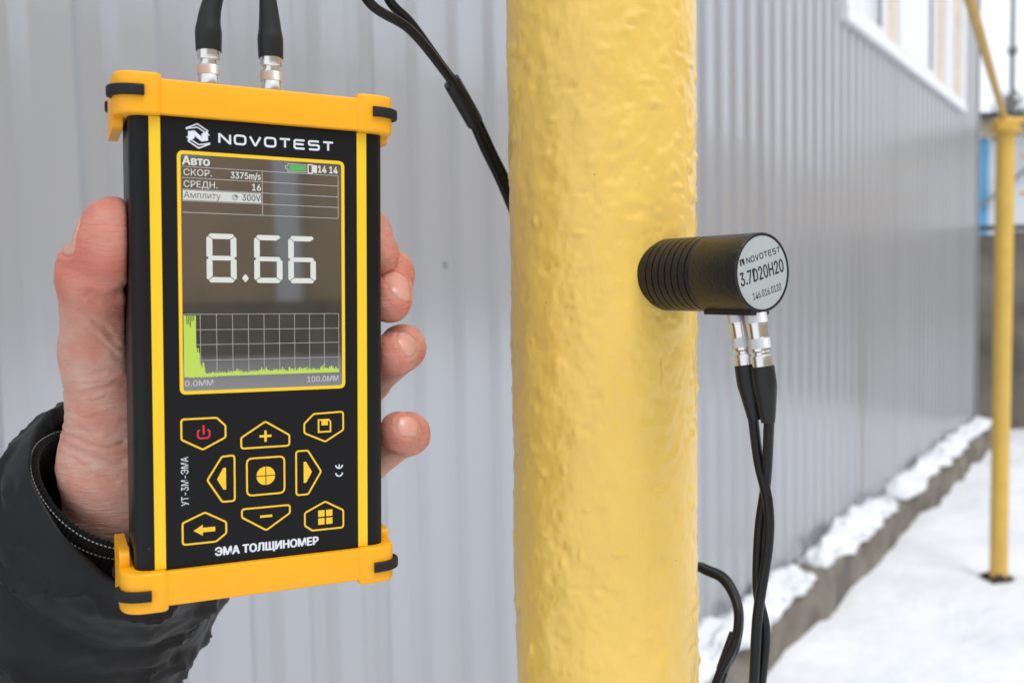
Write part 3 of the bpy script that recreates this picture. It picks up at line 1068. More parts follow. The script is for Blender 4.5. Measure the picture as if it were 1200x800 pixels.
ic.build('battery_icon', M['lcd_line'], screen, smooth=False)
ic = MB(mm).ribbon([(14.1, 54.0), (15.4, 54.0), (15.4, 56.6), (14.1, 56.6)], .35, ZS, True)
ic.poly([(15.6, 54.3), (16.9, 54.0), (17.0, 56.5), (15.6, 56.6)], ZS + .004)
ic.build('memory_icon', M['lcd_white'], screen, smooth=False)

# seven segment read-out 8.66
def seg_digit(x0, x1, y0, y1, on):
    mb = MB(mm)
    w, g = 1.75, .14
    ym = (y0 + y1) / 2
    def hseg(y, dy0, dy1, mid=False):
        c = w / 2
        if mid:
            mb.poly([(x0 + g + .35, y), (x0 + g + c * 1.1, y - c * .8), (x1 - g - c * 1.1, y - c * .8), (x1 - g - .35, y), (x1 - g - c * 1.1, y + c * .8), (x0 + g + c * 1.1, y + c * .8)], ZS)
    W = x1 - x0
    if 'a' in on: mb.poly([(x0 + g + 1.0, y1), (x1 - g - 1.0, y1), (x1 - g - .45, y1 - .7), (x1 - w - g, y1 - w * .92), (x0 + w + g, y1 - w * .92), (x0 + g + .45, y1 - .7)][::-1], ZS)
    if 'd' in on: mb.poly([(x0 + g + 1.0, y0), (x1 - g - 1.0, y0), (x1 - g - .45, y0 + .7), (x1 - w - g, y0 + w * .92), (x0 + w + g, y0 + w * .92), (x0 + g + .45, y0 + .7)], ZS)
    if 'g' in on: hseg(ym, 0, 0, True)
    def vseg(x, sgn, ya, yb, top):
        # sgn +1: left side, inner edge at x + w
        i = x + sgn * w
        if top: pts = [(x, yb - 1.3), (x + sgn * .45, yb - .85), (i, yb - w - .05), (i, ya + .95), (x + sgn * w * .45, ya + g), (x, ya + .5)]
        else: pts = [(x, ya + 1.3), (x + sgn * .45, ya + .85), (i, ya + w + .05), (i, yb - .95), (x + sgn * w * .45, yb - g), (x, yb - .5)]
        mb.poly(pts, ZS)
    if 'f' in on: vseg(x0, 1, ym, y1, True)
    if 'b' in on: vseg(x1, -1, ym, y1, True)
    if 'e' in on: vseg(x0, 1, y0, ym, False)
    if 'c' in on: vseg(x1, -1, y0, ym, False)
    return mb.build('digit', M['lcd_white'], screen, smooth=False)


seg_digit(-17.25, -8.35, 19.0, 33.9, 'abcdefg')
seg_digit(-3.0, 5.75, 19.0, 33.9, 'acdefg')
seg_digit(7.6, 16.4, 19.0, 33.9, 'acdefg')
MB(mm).poly(roundpoly([(-6.75, 20.4), (-5.7, 19.0), (-4.65, 20.4), (-5.7, 21.8)], .3, 3), ZS).build('decimal_point', M['lcd_white'], screen, smooth=False)
# A-scan
gr = MB(mm)
for k in range(11):
    x = sx0 + (sx1 - sx0) * k / 10
    gr.ribbon([(x, -9.6), (x, 9.3)], .13, ZS)
for y in (9.3, 4.55, 0, -4.8):
    gr.ribbon([(sx0, y), (sx1, y)], .13, ZS + .003)
gr.build('grid', M['lcd_line'], screen, smooth=False)
sg = MB(mm)
N = 190
rr = random.Random(5)
for k in range(N):
    x = sx0 + (sx1 - sx0) * k / N
    u = k / N
    if u < .07: h = 18.6 if rr.random() > .16 else rr.uniform(14.5, 17.5)
    elif u < .085: h = rr.uniform(4, 9)
    elif u < .125: h = rr.uniform(2.6, 6.2) * (1.25 - (u - .085) * 14)
    else: h = .75 + abs(rr.gauss(0, .55)) + (.5 if u > .45 else 0) * rr.random() + (.9 if .88 < u < .95 else 0) * rr.random()
    b = -9.75 + (rr.uniform(-.35, 0) if u < .2 else 0)
    sg.poly([(x, b), (x + (sx1 - sx0) / N, b), (x + (sx1 - sx0) / N, -9.7 + max(h, .4)), (x, -9.7 + max(h, .4))], ZS + .008)
sg.build('signal_trace', M['lcd_lime'], screen, smooth=False)
put_text('0.0ММ', -24.0, -15.7, -12.55, 1.75, M['lcd_line'], screen, ZS, .03)
put_text('100.0ММ', 13.4, 23.6, -12.55, 1.75, M['lcd_line'], screen, ZS, .03)

# keys
def key(outline, icon, icon_mat=None, r=.9):
    o = roundpoly(outline, r, 3)
    ar = sum(o[i - 1][0] * o[i][1] - o[i][0] * o[i - 1][1] for i in range(len(o)))
    if ar < 0: o = o[::-1]
    k = MB(mm).prism(o, -.1, .06, .05, 1).build('key', M['panel_black'], gauge)
    MB(mm).ribbon(o, .55, .08, True).build('key_outline', M['print_yellow'], k, smooth=False)
    ib = MB(mm)
    icon(ib)
    ib.build('key_symbol', icon_mat or M['print_yellow'], k, smooth=False)
    return k


ZI = .085


def power(b):
    b.ribbon([(-18.7 + dx, -27.0 + dy) for dx, dy in roundpoly([(-1.0, 1.0), (-1.75, 1.0), (-1.75, -1.7), (1.75, -1.7), (1.75, 1.0), (1.0, 1.0)], .6, 3)[8:-8]] , .5, ZI) if False else None
    pts = [(-1.15, .95), (-1.75, .35), (-1.75, -1.1), (-1.15, -1.7), (1.15, -1.7), (1.75, -1.1), (1.75, .35), (1.15, .95)]
    b.ribbon([(-18.7 + x, -27.0 + y) for x, y in pts], .5, ZI)
    b.ribbon([(-18.7, -27.6), (-18.7, -24.7)], .55, ZI)


def floppy(b):
    cx, cy = 18.9, -27.0
    b.ribbon([(cx + x, cy + y) for x, y in [(-1.95, -1.95), (1.95, -1.95), (1.95, 1.3), (1.3, 1.95), (-1.95, 1.95)]], .5, ZI, True)
    b.poly([(cx - 1.0, cy + .15), (cx + 1.1, cy + .15), (cx + 1.1, cy + 1.75), (cx - 1.0, cy + 1.75)], ZI + .003)


key([(-25.2, -22.6), (-14.8, -22.6), (-12.2, -25.2), (-12.2, -28.8), (-19.0, -32.2), (-25.2, -28.8)], power, M['print_red'])
key([(12.3, -26.0), (15.4, -23.0), (25.1, -22.7), (25.1, -28.7), (19.1, -32.2), (12.3, -29.0)], floppy)
key([(-7.5, -32.7), (7.5, -32.7), (7.5, -29.3), (0, -24.6), (-7.5, -29.3)], lambda b: (b.ribbon([(-1.85, -29.2), (1.85, -29.2)], .75, ZI), b.ribbon([(0, -31.0), (0, -27.4)], .75, ZI + .004)))
key([(-7.5, -51.8), (7.5, -51.8), (7.5, -54.4), (0, -59.2), (-7.5, -54.4)], lambda b: b.ribbon([(-1.9, -54.7), (1.9, -54.7)], .75, ZI))
key([(-9.6, -34.6), (-9.6, -48.9), (-13.4, -48.9), (-17.8, -41.8), (-13.4, -34.8)], lambda b: b.poly([(-12.2, -38.3), (-12.2, -45.1), (-13.0, -45.1), (-14.9, -41.7), (-13.0, -38.3)], ZI))
key([(9.6, -34.7), (9.6, -48.9), (13.4, -48.9), (17.7, -41.8), (13.4, -34.7)], lambda b: b.poly([(12.0, -38.3), (12.0, -45.1), (12.8, -45.1), (14.7, -41.7), (12.8, -38.3)], ZI))


def target(b):
    for q in range(4):
        ox, oy = (.14 if q in (0, 3) else -.14), (.14 if q in (0, 1) else -.14)
        c = (0 + ox, -41.8 + oy)
        b.poly([c] + [(c[0] + 2.75 * math.cos(a), c[1] + 2.75 * math.sin(a)) for a in np.linspace(q * math.pi / 2, (q + 1) * math.pi / 2, 9)], ZI)


key([(-5.85, -36.0), (5.85, -36.0), (5.85, -47.7), (-5.85, -47.7)], target, r=1.6)
key([(-25.2, -54.4), (-18.6, -51.7), (-12.3, -55.3), (-12.3, -58.8), (-15.4, -61.1), (-25.2, -61.1)],
    lambda b: b.poly([(-22.0, -57.1), (-19.3, -55.4), (-19.3, -56.4), (-15.6, -56.4), (-15.6, -57.8), (-19.3, -57.8), (-19.3, -58.8)], ZI))
key([(12.3, -54.9), (19.0, -51.8), (25.0, -55.2), (25.0, -60.9), (14.7, -60.9), (12.3, -59.1)],
    lambda b: [b.poly([(19.0 + sx * 1.3 - 1.05, -56.9 + sy * 1.3 - 1.05), (19.0 + sx * 1.3 + 1.05, -56.9 + sy * 1.3 - 1.05), (19.0 + sx * 1.3 + 1.05, -56.9 + sy * 1.3 + 1.05), (19.0 + sx * 1.3 - 1.05, -56.9 + sy * 1.3 + 1.05)], ZI) for sx in (-1, 1) for sy in (-1, 1)])

# sockets in the top cap
for x in (-13.6, 6.2):
    MB(mm).lathe([(0, 5.2), (2.0, 5.2), (2.4, 4.8), (2.6, 3.9)], (x, 77.8, -16), (0, 1, 0), 32).build('socket', M['metal'], gauge, angle=30)

# ------------------------------------------------------------------ twin signal cable between gauge and probe
cable = tag(empty('signal_cable', at(575, 200, .40)), 'black twin signal cable with silver plugs joining gauge and probe', 'cable')
C_INV = cable.matrix_world.inverted()


def plug(base, d, kind, bend=None, L_boot=24):
    """silver push-pull plug (mm along d) with its black boot; returns the boot's end"""
    d = d.normalized()
    base = Vector(base)
    loc = lambda p: C_INV @ p
    kx = 1.0 if kind == 'gauge' else 1.1
    pts = lambda prof_: [(h * kx * mm, r * mm) for h, r in prof_]
    C3 = C_INV.to_3x3()
    if kind == 'gauge':
        body = [(0, 3.35), (2.7, 3.35), (2.8, 3.3), (6.0, 3.3), (6.3, 3.3), (6.35, 2.6), (7.6, 2.6), (7.65, 3.4), (7.9, 3.5), (11.2, 3.5), (11.5, 3.2)]
        kn = [(2.9 + k * .32, 3.42) for k in range(10)]
        b0 = 10.4
        bp = [(0, 3.95), (.2, 4.0), (5.5, 4.15), (6.6, 4.2), (8.2, 3.75), (L_boot, 2.15)]
    else:
        body = [(0, 3.2), (.3, 3.55), (4.1, 3.55), (4.2, 3.3), (8.2, 3.3), (8.3, 3.55), (12.3, 3.5), (12.5, 3.1), (12.9, 2.6), (13.6, 2.6), (13.8, 3.4), (14.1, 3.5), (17.8, 3.5), (18.0, 3.2)]
        kn = [(.5 + k * .34, 3.62) for k in range(10)]
        b0 = 18.9
        bp = [(0, 3.95), (.2, 4.0), (4.5, 4.1), (7.0, 4.15), (9.0, 3.8), (L_boot, 2.35)]
    p = MB().lathe(pts(body), loc(base), C3 @ d, 36).build('plug', M['metal'], cable, angle=30)
    MB().lathe(pts(kn), loc(base), C3 @ d, 44, .045).build('knurled_ring', M['metal_knurl'], p, smooth=False)
    if kind != 'gauge':
        MB().lathe(pts([(8.5 + k * .34, 3.6) for k in range(10)]), loc(base), C3 @ d, 44, .045).build('knurled_ring', M['metal_knurl'], p, smooth=False)
    n = 16
    V = []
    hs_ = np.concatenate([np.linspace(0, .2, 2), np.linspace(1, L_boot, n)])
    path, rad_ = [], []
    for h in hs_:
        u = max(h - 6, 0) / (L_boot - 6)
        off = (bend or Vector((0, 0, 0))) * (u * u)
        path.append(loc(base + d * (b0 + h) * mm + off))
        rad_.append(float(np.interp(h, [a for a, _ in bp], [b for _, b in bp])) * mm)
    MB().tube(path, rad_, 24).build('boot', M['boot'], p, angle=60)
    end = base + d * (b0 + L_boot) * mm + (bend or Vector((0, 0, 0)))
    return end


g_up = (G_M.to_3x3() @ Vector((0, 1, 0))).normalized()
g_rt = (G_M.to_3x3() @ Vector((1, 0, 0))).normalized()
g_pt = lambda x, y, z: G_M @ Vector((x * mm, y * mm, z * mm))
e1 = plug(g_pt(-13.6, 82.2, -16), g_up, 'gauge', g_rt * .0055, 25)
e2 = plug(g_pt(6.2, 82.2, -16), g_up - g_rt * .02, 'gauge', -g_rt * .001, 25)
p_pt = lambda x, y, z: P_M @ Vector((x * mm, y * mm, z * mm))
dn = (Vector((0, 0, -1)) + axis * .10 + rx * .08)
dn2 = (Vector((0, 0, -1)) + axis * .06 + rx * .08)
q1 = plug(p_pt(0, -13.2, 38.3 + 34.6), dn, 'probe', Vector((0, 0, 0)), 19.5)
q2 = plug(p_pt(0, -13.2, 38.3 + 42.6), dn2, 'probe', rx * -.0005, 19.5)

RC = .00185


def cord(pts):
    P = [C_INV @ p for p in catmull(pts, 12)]
    return MB().tube(P, RC, 12).build('cord', M['cord'], cable, angle=180)


# loops above and below the frame close the run from the gauge to the probe
cord([e1 - g_up * .004, e1 + g_up * .02 + g_rt * .008, at(300, -150, .30), at(360, -165, .32), at(405, -60, .33), at(432, 2, .34), at(478, 33, .355), at(512, 72, .37), at(541, 115, .385),
      at(568, 175, .40), at(592, 226, .412), at(640, 345, .445), at(720, 530, .47), at(790, 645, .45), at(822, 666, .425), at(848, 680, .415), at(864, 712, .405), at(861, 752, .40), at(842, 792, .395),
      at(822, 860, .39), at(828, 910, .375), at(862, 915, .36), at(880, 850, .345), at(884, 790, .338), at(888, 720, .334), at(900, 640, .333), at(900, 590, .333), at(889, 540, .335), q1 + Vector((0, 0, .004)) - rx * .001])
cord([e2 - g_up * .004, e2 + g_up * .02 - g_rt * .001, at(352, -110, .31), at(405, -135, .33), at(438, -50, .345), at(456, 0, .352), at(482, 28, .361), at(517, 76, .374), at(548, 118, .388),
      at(577, 178, .403), at(601, 228, .415), at(650, 345, .450), at(728, 530, .475), at(794, 649, .455), at(824, 664, .431), at(851, 678, .421), at(866, 712, .411), at(863, 754, .406), at(846, 794, .401),
      at(828, 868, .396), at(836, 918, .380), at(868, 920, .365), at(887, 850, .350), at(892, 800, .342), at(897, 740, .338), at(888, 690, .337), at(890, 620, .337), at(898, 560, .335), q2 + Vector((0, 0, .004)) + rx * .0005])


def shrink(a, b, r):
    P = [C_INV @ v for v in catmull([a, (a + b) / 2, b], 6)]
    n = len(P)
    MB().tube(P, [r * (.97 if i in (0, n - 1) else 1.0) for i in range(n)], 20, flat=.72).build('shrink_sleeve', M['boot'], cable, angle=60)


shrink(at(529, 95, .381), at(557, 144, .3945), .0042)
shrink(at(862, 742, .403), at(846, 786, .399), .0034)

# ------------------------------------------------------------------ person: left hand holding the gauge, black padded sleeve (device frame, mm)
person = tag(empty('person', G_M @ Matrix.Translation((-.04, -.06, -.055))), 'person seen as a left hand in black jacket sleeve gripping the gauge', 'person')
P_INV = person.matrix_world.inverted() @ G_M
A3 = lambda *v: np.array(v, float)


def cap_sdf(P, a, b, ra, rb):
    ab = b - a
    t = np.clip(((P - a) @ ab) / (ab @ ab), 0, 1)
    return np.linalg.norm(P - (a + t[..., None] * ab), axis=-1) - (ra + (rb - ra) * t)


def smin(a, b, k):
    h = np.clip(.5 + .5 * (b - a) / k, 0, 1)
    return b * (1 - h) + a * h - k * h * (1 - h)


FING = {
    'index': [A3(-8, 30, -53), A3(30, 41, -55), A3(42.6, 37.5, -29), A3(42.4, 30, -17)],
    'middle': [A3(-2, 14, -55), A3(41, 25, -52), A3(49.6, 23.0, -25), A3(45.6, 13.2, -13.5)],
    'ring': [A3(-2, -6, -55), A3(47, -17, -46), A3(54.0, -3.6, -24), A3(46.6, -5.0, -12)],
    'pinky': [A3(-6, -26, -52), A3(46, -47, -42), A3(55.6, -34.8, -22), A3(48.0, -32.0, -11)],
}
FR = {'index': (11, 9.6, 8.3, 7.6), 'middle': (11.5, 9.8, 8.3, 7.6), 'ring': (11, 9.4, 8.0, 7.4), 'pinky': (10, 8.4, 7.4, 6.9)}


def hand_sdf(P):
    fing = None
    for k, c in FING.items():
        r = FR[k]
        f_ = cap_sdf(P, c[0], c[1], r[0], r[1])
        for i in (1, 2):
            f_ = smin(f_, cap_sdf(P, c[i], c[i + 1], r[i] * (.95 if i == 2 else .93), r[i + 1]), 2.6)
        # knuckle
        f_ = smin(f_, np.linalg.norm(P - c[2], axis=-1) - r[2] * .98, 2.0)
        fing = f_ if fing is None else smin(fing, f_, .8)
    palm = None
    for c, r in ((FING['index'], 13), (FING['middle'], 14), (FING['ring'], 14), (FING['pinky'], 13)):
        g = cap_sdf(P, A3(-34, -50, -60) + (c[0] - A3(-4, 4, -55)) * .35, c[0], 15, r)
        palm = g if palm is None else smin(palm, g, 9)
    # wrist and forearm
    palm = smin(palm, cap_sdf(P, A3(-44, -44, -54), A3(-44, -72, -68), 14.3, 13.0), 9)
    palm = smin(palm, cap_sdf(P, A3(-30, -50, -62), A3(-33, -76, -72), 15, 16), 9)
    palm = smin(palm, cap_sdf(P, A3(-40, -74, -69), A3(-66, -132, -112), 19, 26), 8)
    # thumb: thenar, first and second joints, pad
    th = cap_sdf(P, A3(-41, -42, -52), A3(-44.4, -4, -40), 16, 12.8)
    th = smin(th, cap_sdf(P, A3(-44.4, -4, -40), A3(-47.2, 18, -27), 12.8, 11.2), 6)
    tip = cap_sdf(P, A3(-46.4, 20.5, -21.5), A3(-42.6, 36.6, -14.5), 10.6, 8.4)
    tip = smin(tip, np.linalg.norm((P - A3(-43.4, 30, -14.5)) * [1, .78, 1], axis=-1) - 9.0, 4)
    tip = smin(tip, np.linalg.norm(P - A3(-50.4, 23.6, -24), axis=-1) - 7.4, 5)
    th = smin(th, tip, 5.0)
    d = smin(palm, th, 9)
    d = smin(d, fing, 5)
    # soft contact with the housing of the gauge
    q = np.abs(P - A3(.4, 0, -15.4)) - A3(39.2, 71, 14.6) + 4.0
    box = np.linalg.norm(np.maximum(q, 0), axis=-1) + np.minimum(q.max(-1), 0) - 4.25
    d = -smin(-d, box, 1.6)
    q = np.abs(P - A3(0, -73, -15.5)) - A3(43.2, 8, 19.2) + 4.0
    box = np.linalg.norm(np.maximum(q, 0), axis=-1) + np.minimum(q.max(-1), 0) - 4.2
    d = -smin(-d, box, 1.0)
    return d


CREASE = [  # polylines in device x, y (mm): (points, depth, width)
    ([(-50, 15.4), (-46.5, 14.0), (-43, 14.2), (-39.5, 16.6)], .75, 1.3),
    ([(-49, 12.8), (-45.5, 11.8), (-41, 12.6)], .25, .8),
    ([(-52, 10), (-47, 6), (-43, 1.5), (-40, -2)], .35, .8),
    ([(-50, 4), (-45, 0), (-40.5, -6)], .28, .8),
    ([(-57, -16.2), (-52, -16.9), (-46, -15.0), (-39, -13.0)], .55, .8),
    ([(-57, -18.6), (-52, -18.8), (-45, -17.6)], .35, .6),
    ([(-58, -30.5), (-52, -32.5), (-46, -34.6), (-39, -33.8)], .65, .9),
    ([(-59, -27.5), (-53, -29.0), (-47, -30.5)], .4, .7),
    ([(-59, -33.5), (-54, -36.0), (-48, -38.5), (-40, -40.5)], .55, .9),
    ([(-58, -37.5), (-53, -40.0), (-48, -45), (-42, -47)], .35, .8),
    ([(-57, -23.5), (-50, -24.5), (-42, -23)], .28, .8),
    ([(-57, -10), (-51, -11.5), (-45, -9.5)], .22, .7),
]


def crease_depth(V):
    P = V[:, :2] + np.c_[.8 * vnoise(V / 3.0, 4), .8 * vnoise(V / 3.0, 5)]
    d = np.zeros(len(V))
    for pts, dep, wid in CREASE:
        dep = dep * 1.05
        pts = np.array([p[:] for p in catmull([(x, y, 0) for x, y in pts], 6)])[:, :2]
        best = np.full(len(V), 1e9)
        for a, b in zip(pts[:-1], pts[1:]):
            ab = b - a
            t = np.clip(((P - a) @ ab) / (ab @ ab), 0, 1)
            best = np.minimum(best, np.linalg.norm(P - (a + t[:, None] * ab), axis=1))
        d -= dep * np.exp(-(best / wid) ** 2) - dep * .35 * np.exp(-((best - wid * 2) / wid) ** 2)
    return d * (V[:, 0] < -37) * (V[:, 2] > -62) * np.clip((V[:, 0] + 59.5) / 6, .12, 1)


def grad(P, e=.4):
    g = np.stack([hand_sdf(P + e * np.eye(3)[i]) - hand_sdf(P - e * np.eye(3)[i]) for i in range(3)], -1)
    return g / (np.linalg.norm(g, axis=-1)[..., None] + 1e-9)


def surface_nets(lo, hi, h):
    ax = [np.arange(lo[i], hi[i] + h, h) for i in range(3)]
    n = [len(a) for a in ax]
    st = 5
    cax = [a[::st] for a in ax]
    Pc = np.stack(np.meshgrid(*cax, indexing='ij'), -1)
    Dc = hand_sdf(Pc).astype(np.float32)
    D = Dc.repeat(st, 0).repeat(st, 1).repeat(st, 2)[:n[0], :n[1], :n[2]].copy()
    band = np.argwhere(np.abs(D) < h * st * 1.9)
    for q in range(0, len(band), 400000):
        bq = band[q:q + 400000]
        D[bq[:, 0], bq[:, 1], bq[:, 2]] = hand_sdf(np.array(lo) + bq * h)
    ins = D < 0
    c = sum(ins[i:n[0] - 1 + i, j:n[1] - 1 + j, k:n[2] - 1 + k].astype(np.int8) for i in (0, 1) for j in (0, 1) for k in (0, 1))
    act = (c > 0) & (c < 8)
    idx = -np.ones(act.shape, np.int64)
    cells = np.argwhere(act)
    idx[act] = np.arange(len(cells))
    acc, cnt = np.zeros((len(cells), 3)), np.zeros(len(cells))
    corners = [(i, j, k) for i in (0, 1) for j in (0, 1) for k in (0, 1)]
    for a in corners:
        for b in corners:
            if sum(b) - sum(a) == 1 and sum(abs(b[i] - a[i]) for i in range(3)) == 1:
                da_ = D[cells[:, 0] + a[0], cells[:, 1] + a[1], cells[:, 2] + a[2]].astype(float)
                db_ = D[cells[:, 0] + b[0], cells[:, 1] + b[1], cells[:, 2] + b[2]].astype(float)
                x = (da_ < 0) != (db_ < 0)
                t = np.where(x, da_ / np.where(x, da_ - db_, 1), 0)
                acc += np.where(x[:, None], np.array(a) + t[:, None] * (np.array(b) - np.array(a)), 0)
                cnt += x
    V = (cells + acc / cnt[:, None]) * h + np.array(lo)
    F = []
    for axi in range(3):
        sl0, sl1 = [slice(None)] * 3, [slice(None)] * 3
        sl0[axi], sl1[axi] = slice(0, -1), slice(1, None)
        e = np.argwhere(ins[tuple(sl0)] != ins[tuple(sl1)])
        u, v = (axi + 1) % 3, (axi + 2) % 3
        ok = (e[:, u] > 0) & (e[:, v] > 0) & (e[:, u] < n[u] - 1) & (e[:, v] < n[v] - 1)
        e = e[ok]
        sgn = ins[e[:, 0], e[:, 1], e[:, 2]]
        def cell(du, dv):
            q = e.copy()
            q[:, u] -= du
            q[:, v] -= dv
            return idx[q[:, 0], q[:, 1], q[:, 2]]
        quad = np.stack([cell(1, 1), cell(0, 1), cell(0, 0), cell(1, 0)], 1)
        quad[~sgn] = quad[~sgn][:, ::-1]
        F.append(quad)
    return V, np.concatenate(F)


V, F = surface_nets((-84, -122, -128), (68, 50, 2), .62)
NAILS = [((-54.5, 33.0, -17.5), (.28, 1, .22), (-.96, .2, -.2), 13.0, 10.5),
         ((49.3, 18.6, -8), (-.42, -.85, .25), (.50, .12, .86), 11.8, 9.2),
         ((51.0, -1.0, -8), (-.80, -.50, .35), (.34, .32, .88), 11.4, 9.2),
         ((50.0, -29.8, -6), (-1, .12, .15), (.12, .38, .92), 10.0, 8.2)]


def nail_folds(V, g):
    d = np.zeros(len(V))
    for c, t, o_, L, W in NAILS:
        c, t, o_ = np.array(c, float), np.array(t, float), np.array(o_, float)
        o_ /= np.linalg.norm(o_)
        t = t - o_ * (t @ o_)
        t /= np.linalg.norm(t)
        s_ = np.cross(o_, t)
        u, v = (V - c) @ t / (L / 2), (V - c) @ s_ / (W / 2)
        m = (np.abs(u) ** 3 + np.abs(v) ** 3) ** (1 / 3)
        w = np.clip((g @ o_) * 3, 0, 1) * (np.linalg.norm(V - c, axis=1) < 14) * np.where(u > .6, .3, 1)
        d += w * (.42 * np.exp(-((m - 1.16) / .13) ** 2) - .25 * (m < 1.0))
    return d


def joint_folds(V):
    d = np.zeros(len(V))
    for k, c in FING.items():
        ax_ = (c[3] - c[2]) / np.linalg.norm(c[3] - c[2])
        near = np.exp(-(np.linalg.norm(V - c[2], axis=1) / 11) ** 4)
        u = (V - c[2]) @ ax_ + .5 * vnoise(V / 3.0, 15)
        for u0, dep in ((-3.4, .30), (-1.2, .42), (1.0, .34), (3.2, .22)):
            d -= near * dep * np.exp(-((u - u0) / .55) ** 2)
    return d


g = grad(V)
V = V - g * hand_sdf(V)[:, None]
V = V + g * (crease_depth(V) + nail_folds(V, g) + joint_folds(V) + .24 * fbm(V / [9.0, 5.0, 9.0], 4, 77))[:, None]
flush = np.full(len(V), -.16)
for c, r, a in [(A3(-44, 34, -14), 17, .42), (A3(-52, 22, -20), 14, .30), (A3(-44, 12, -18), 14, .12)] + [(FING[k][3], 12, .30) for k in FING] + [(FING[k][2], 12, .25) for k in FING]:
    flush += a * np.exp(-(np.linalg.norm(V - c, axis=1) / r) ** 2)
PV = [P_INV @ Vector(v * mm) for v in V]
hand = mesh_obj('hand', PV, F.tolist(), M['skin'], person, angle=180)
at_ = hand.data.attributes.new('flush', 'FLOAT', 'POINT')
at_.data.foreach_set('value', flush.astype(np.float32))


def nail(c, tipdir, out, L=11.5, W=9.2):
    c, t, o_ = np.array(c, float), np.array(tipdir, float), np.array(out, float)
    o_ /= np.linalg.norm(o_)
    t = t - o_ * (t @ o_)
    t /= np.linalg.norm(t)
    s = np.cross(o_, t)
    nu, nv = 15, 13
    U = np.linspace(-1, 1, nu)
    Vv = np.linspace(-1, 1, nv)
    pts, edge = [], []
    for u in U:
        for v in Vv:
            # squircle outline, blunter at the free edge
            k = (1 - .28 * abs(v) ** 2.6)
            k2 = (1 - .16 * abs(u) ** 3)
            pts.append(c + t * u * L / 2 * k + s * v * W / 2 * k2 + o_ * 9)
            edge.append(max(abs(u), abs(v)))
    pts, edge = np.array(pts), np.array(edge)
    p = pts.copy()
    for it in range(60):
        p = p - o_ * np.clip(hand_sdf(p), -1, 1.0)[:, None] * .8
    p = p + o_ * (.30 - .95 * np.clip((edge - .82) / .18, 0, 1) ** 2)[:, None]
    Ff = [(i * nv + j, (i + 1) * nv + j, (i + 1) * nv + j + 1, i * nv + j + 1) for i in range(nu - 1) for j in range(nv - 1)]
    return mesh_obj('fingernail', [P_INV @ Vector(q * mm) for q in p], Ff, M['nail'], hand, angle=180)


for nl in NAILS:
    nail(*nl)

# --- sleeve
SA = Vector((.30, .74, .60)).normalized()            # from elbow to hand
SC = Vector((-32.5, -55.0, -66.0))
SE1 = Vector((1, 0, 0)) - SA * SA.x
SE1.normalize()
SE2 = SA.cross(SE1)                                   # points up and to the back / front


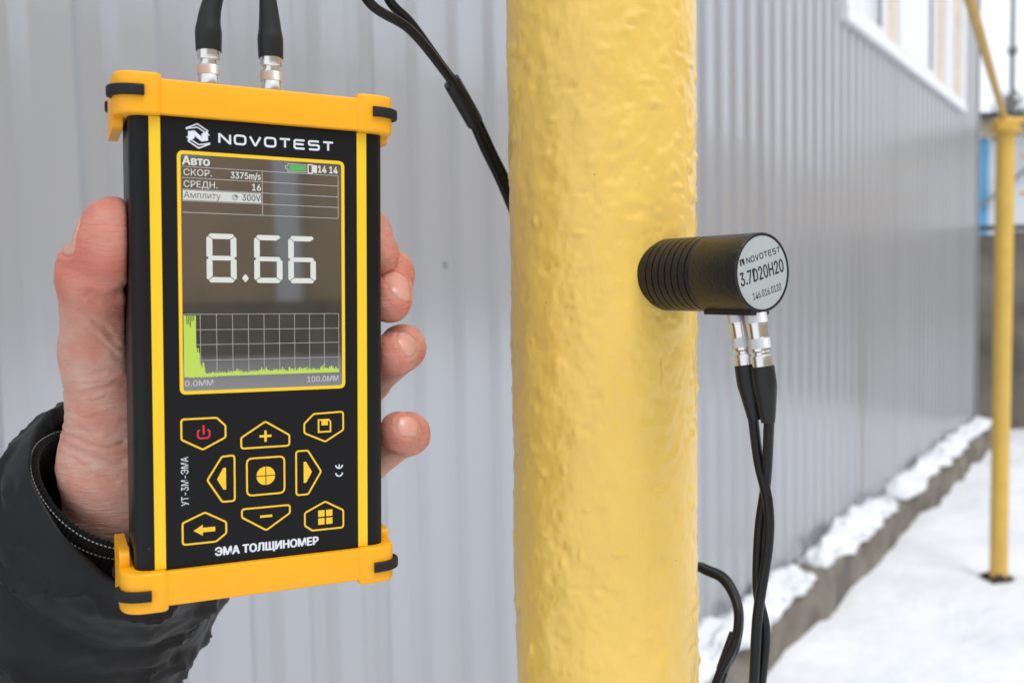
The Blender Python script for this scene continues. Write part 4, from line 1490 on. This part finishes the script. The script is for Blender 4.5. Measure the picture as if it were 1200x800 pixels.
def sleeve():
    nphi, nt_ = 200, 260
    V, F = [], []
    tlist = np.concatenate([np.linspace(-46, -1, 22), np.linspace(0, 335, nt_)])
    for t in tlist:
        for k in range(nphi):
            a = 2 * math.pi * k / nphi
            ca, sa = math.cos(a), math.sin(a)
            rise = 6.0 * max(-ca, 0) - 4 * max(ca, 0) + 3.0 * math.sin(2 * a + .6) + 7 * max(sa, 0) ** 2 - 3 * max(-sa, 0)   # uneven hem
            P = np.array([ca * 1.5, sa * 1.5, t / 30.0])
            if t < 0:                                                    # lining turned inwards
                r = 40.0 - 4.2 * math.sin(min(-t / 10, 1) * math.pi / 2) - .05 * -t
                h = t * 1.0
                h = -abs(t)
                wr = .8 * float(1)
                V.append(('in', a, r, h + rise, P, 0))
            else:
                seams = (0, 31, 80, 132, 186, 245, 300, 345)
                i_ = max(i for i in range(7) if t >= seams[i])
                q = (t - seams[i_]) / (seams[i_ + 1] - seams[i_])
                puff = (2.6 if i_ == 0 else 8.0) * (1 - abs(2 * q - 1) ** 2.6)
                r = 40.0 + min(t / 4, 1) * .8 + puff + .06 * t
                V.append(('out', a, r, -t + rise * max(0, 1 - t / 60), P, t))
    arr = np.array([v[4] for v in V])
    w1 = fbm(arr * [1, 1, 1.3] + 3, 4, 61)
    w2 = fbm(np.c_[arr[:, 0] * .8 + arr[:, 2] * .9, arr[:, 1] * .8, arr[:, 2] * 2.6] + 9, 3, 67)
    w3_ = 1 - np.abs(fbm(np.c_[arr[:, 0] * 1.2 + arr[:, 2] * .5, arr[:, 1] * 1.2, arr[:, 2] * 1.5] + 19, 3, 91)) * 2
    out = []
    for i, (side_, a, r, h, P, t) in enumerate(V):
        k = 1.0 if side_ == 'out' else .35
        env = min(1, .35 + t / 22) if side_ == 'out' else .3
        rr_ = r + env * (2.5 * w1[i] + .8 * w2[i] + 3.0 * max(w3_[i], -.4) ** 3)
        p = SC + SA * h + (SE1 * math.cos(a) + SE2 * math.sin(a)) * rr_
        out.append(P_INV @ (p * mm))
    n = len(tlist)
    for i in range(n - 1):
        for k in range(nphi):
            j = (k + 1) % nphi
            F.append((i * nphi + k, i * nphi + j, (i + 1) * nphi + j, (i + 1) * nphi + k))
    F.append(tuple((n - 1) * nphi + k for k in range(nphi)))
    return mesh_obj('jacket_sleeve', out, F, M['nylon'], person, angle=180)


slv = sleeve()


def knit_cuff():
    nphi, V, F = 480, [], []
    ts = np.concatenate([np.linspace(-38, -2, 14), np.linspace(0, 40, 26)])
    c0 = SC + SA * 3.0 + Vector((-7.0, 0, 3))
    for t in ts:
        for k in range(nphi):
            a = 2 * math.pi * k / nphi
            rib = .35 * math.cos(a * 96)
            if t < 0:
                r, h = 28.6 + rib * .3, -abs(t)
            else:
                r, h = 30.2 + rib + .8 * math.sin(min(t / 3, 1) * math.pi / 2), -t
            r *= 1 - .10 * math.sin(a) ** 2
            r += .8 * math.sin(3 * a + .5)
            h += 2.2 * math.sin(2 * a + 2.2) + 5.0 * max(math.cos(a - 1.3 * math.pi), 0)
            p = c0 + SA * h + (SE1 * math.cos(a) + SE2 * math.sin(a)) * r
            V.append(P_INV @ (p * mm))
    for i in range(len(ts) - 1):
        for k in range(nphi):
            j = (k + 1) % nphi
            F.append((i * nphi + k, i * nphi + j, (i + 1) * nphi + j, (i + 1) * nphi + k))
    o = mesh_obj('knit_cuff', V, F, M['knit'], slv, angle=180)
    st = MB()
    for hh in (-1.6, -7.0):
        for k in range(0, 130):
            a0, a1 = 2 * math.pi * k / 130, 2 * math.pi * (k + .6) / 130
            pp = []
            for a in (a0, (a0 + a1) / 2, a1):
                r = 31.45 * (1 - .10 * math.sin(a) ** 2) + .8 * math.sin(3 * a + .5)
                h = hh + 2.2 * math.sin(2 * a + 2.2) + 5.0 * max(math.cos(a - 1.3 * math.pi), 0)
                p = c0 + SA * h + (SE1 * math.cos(a) + SE2 * math.sin(a)) * r
                pp.append(P_INV @ (p * mm))
            st.tube(pp, .00020, 5)
    s_ = st.build('stitching', M['thread'], slv, angle=180)
    tag(s_, kind='stuff')


knit_cuff()
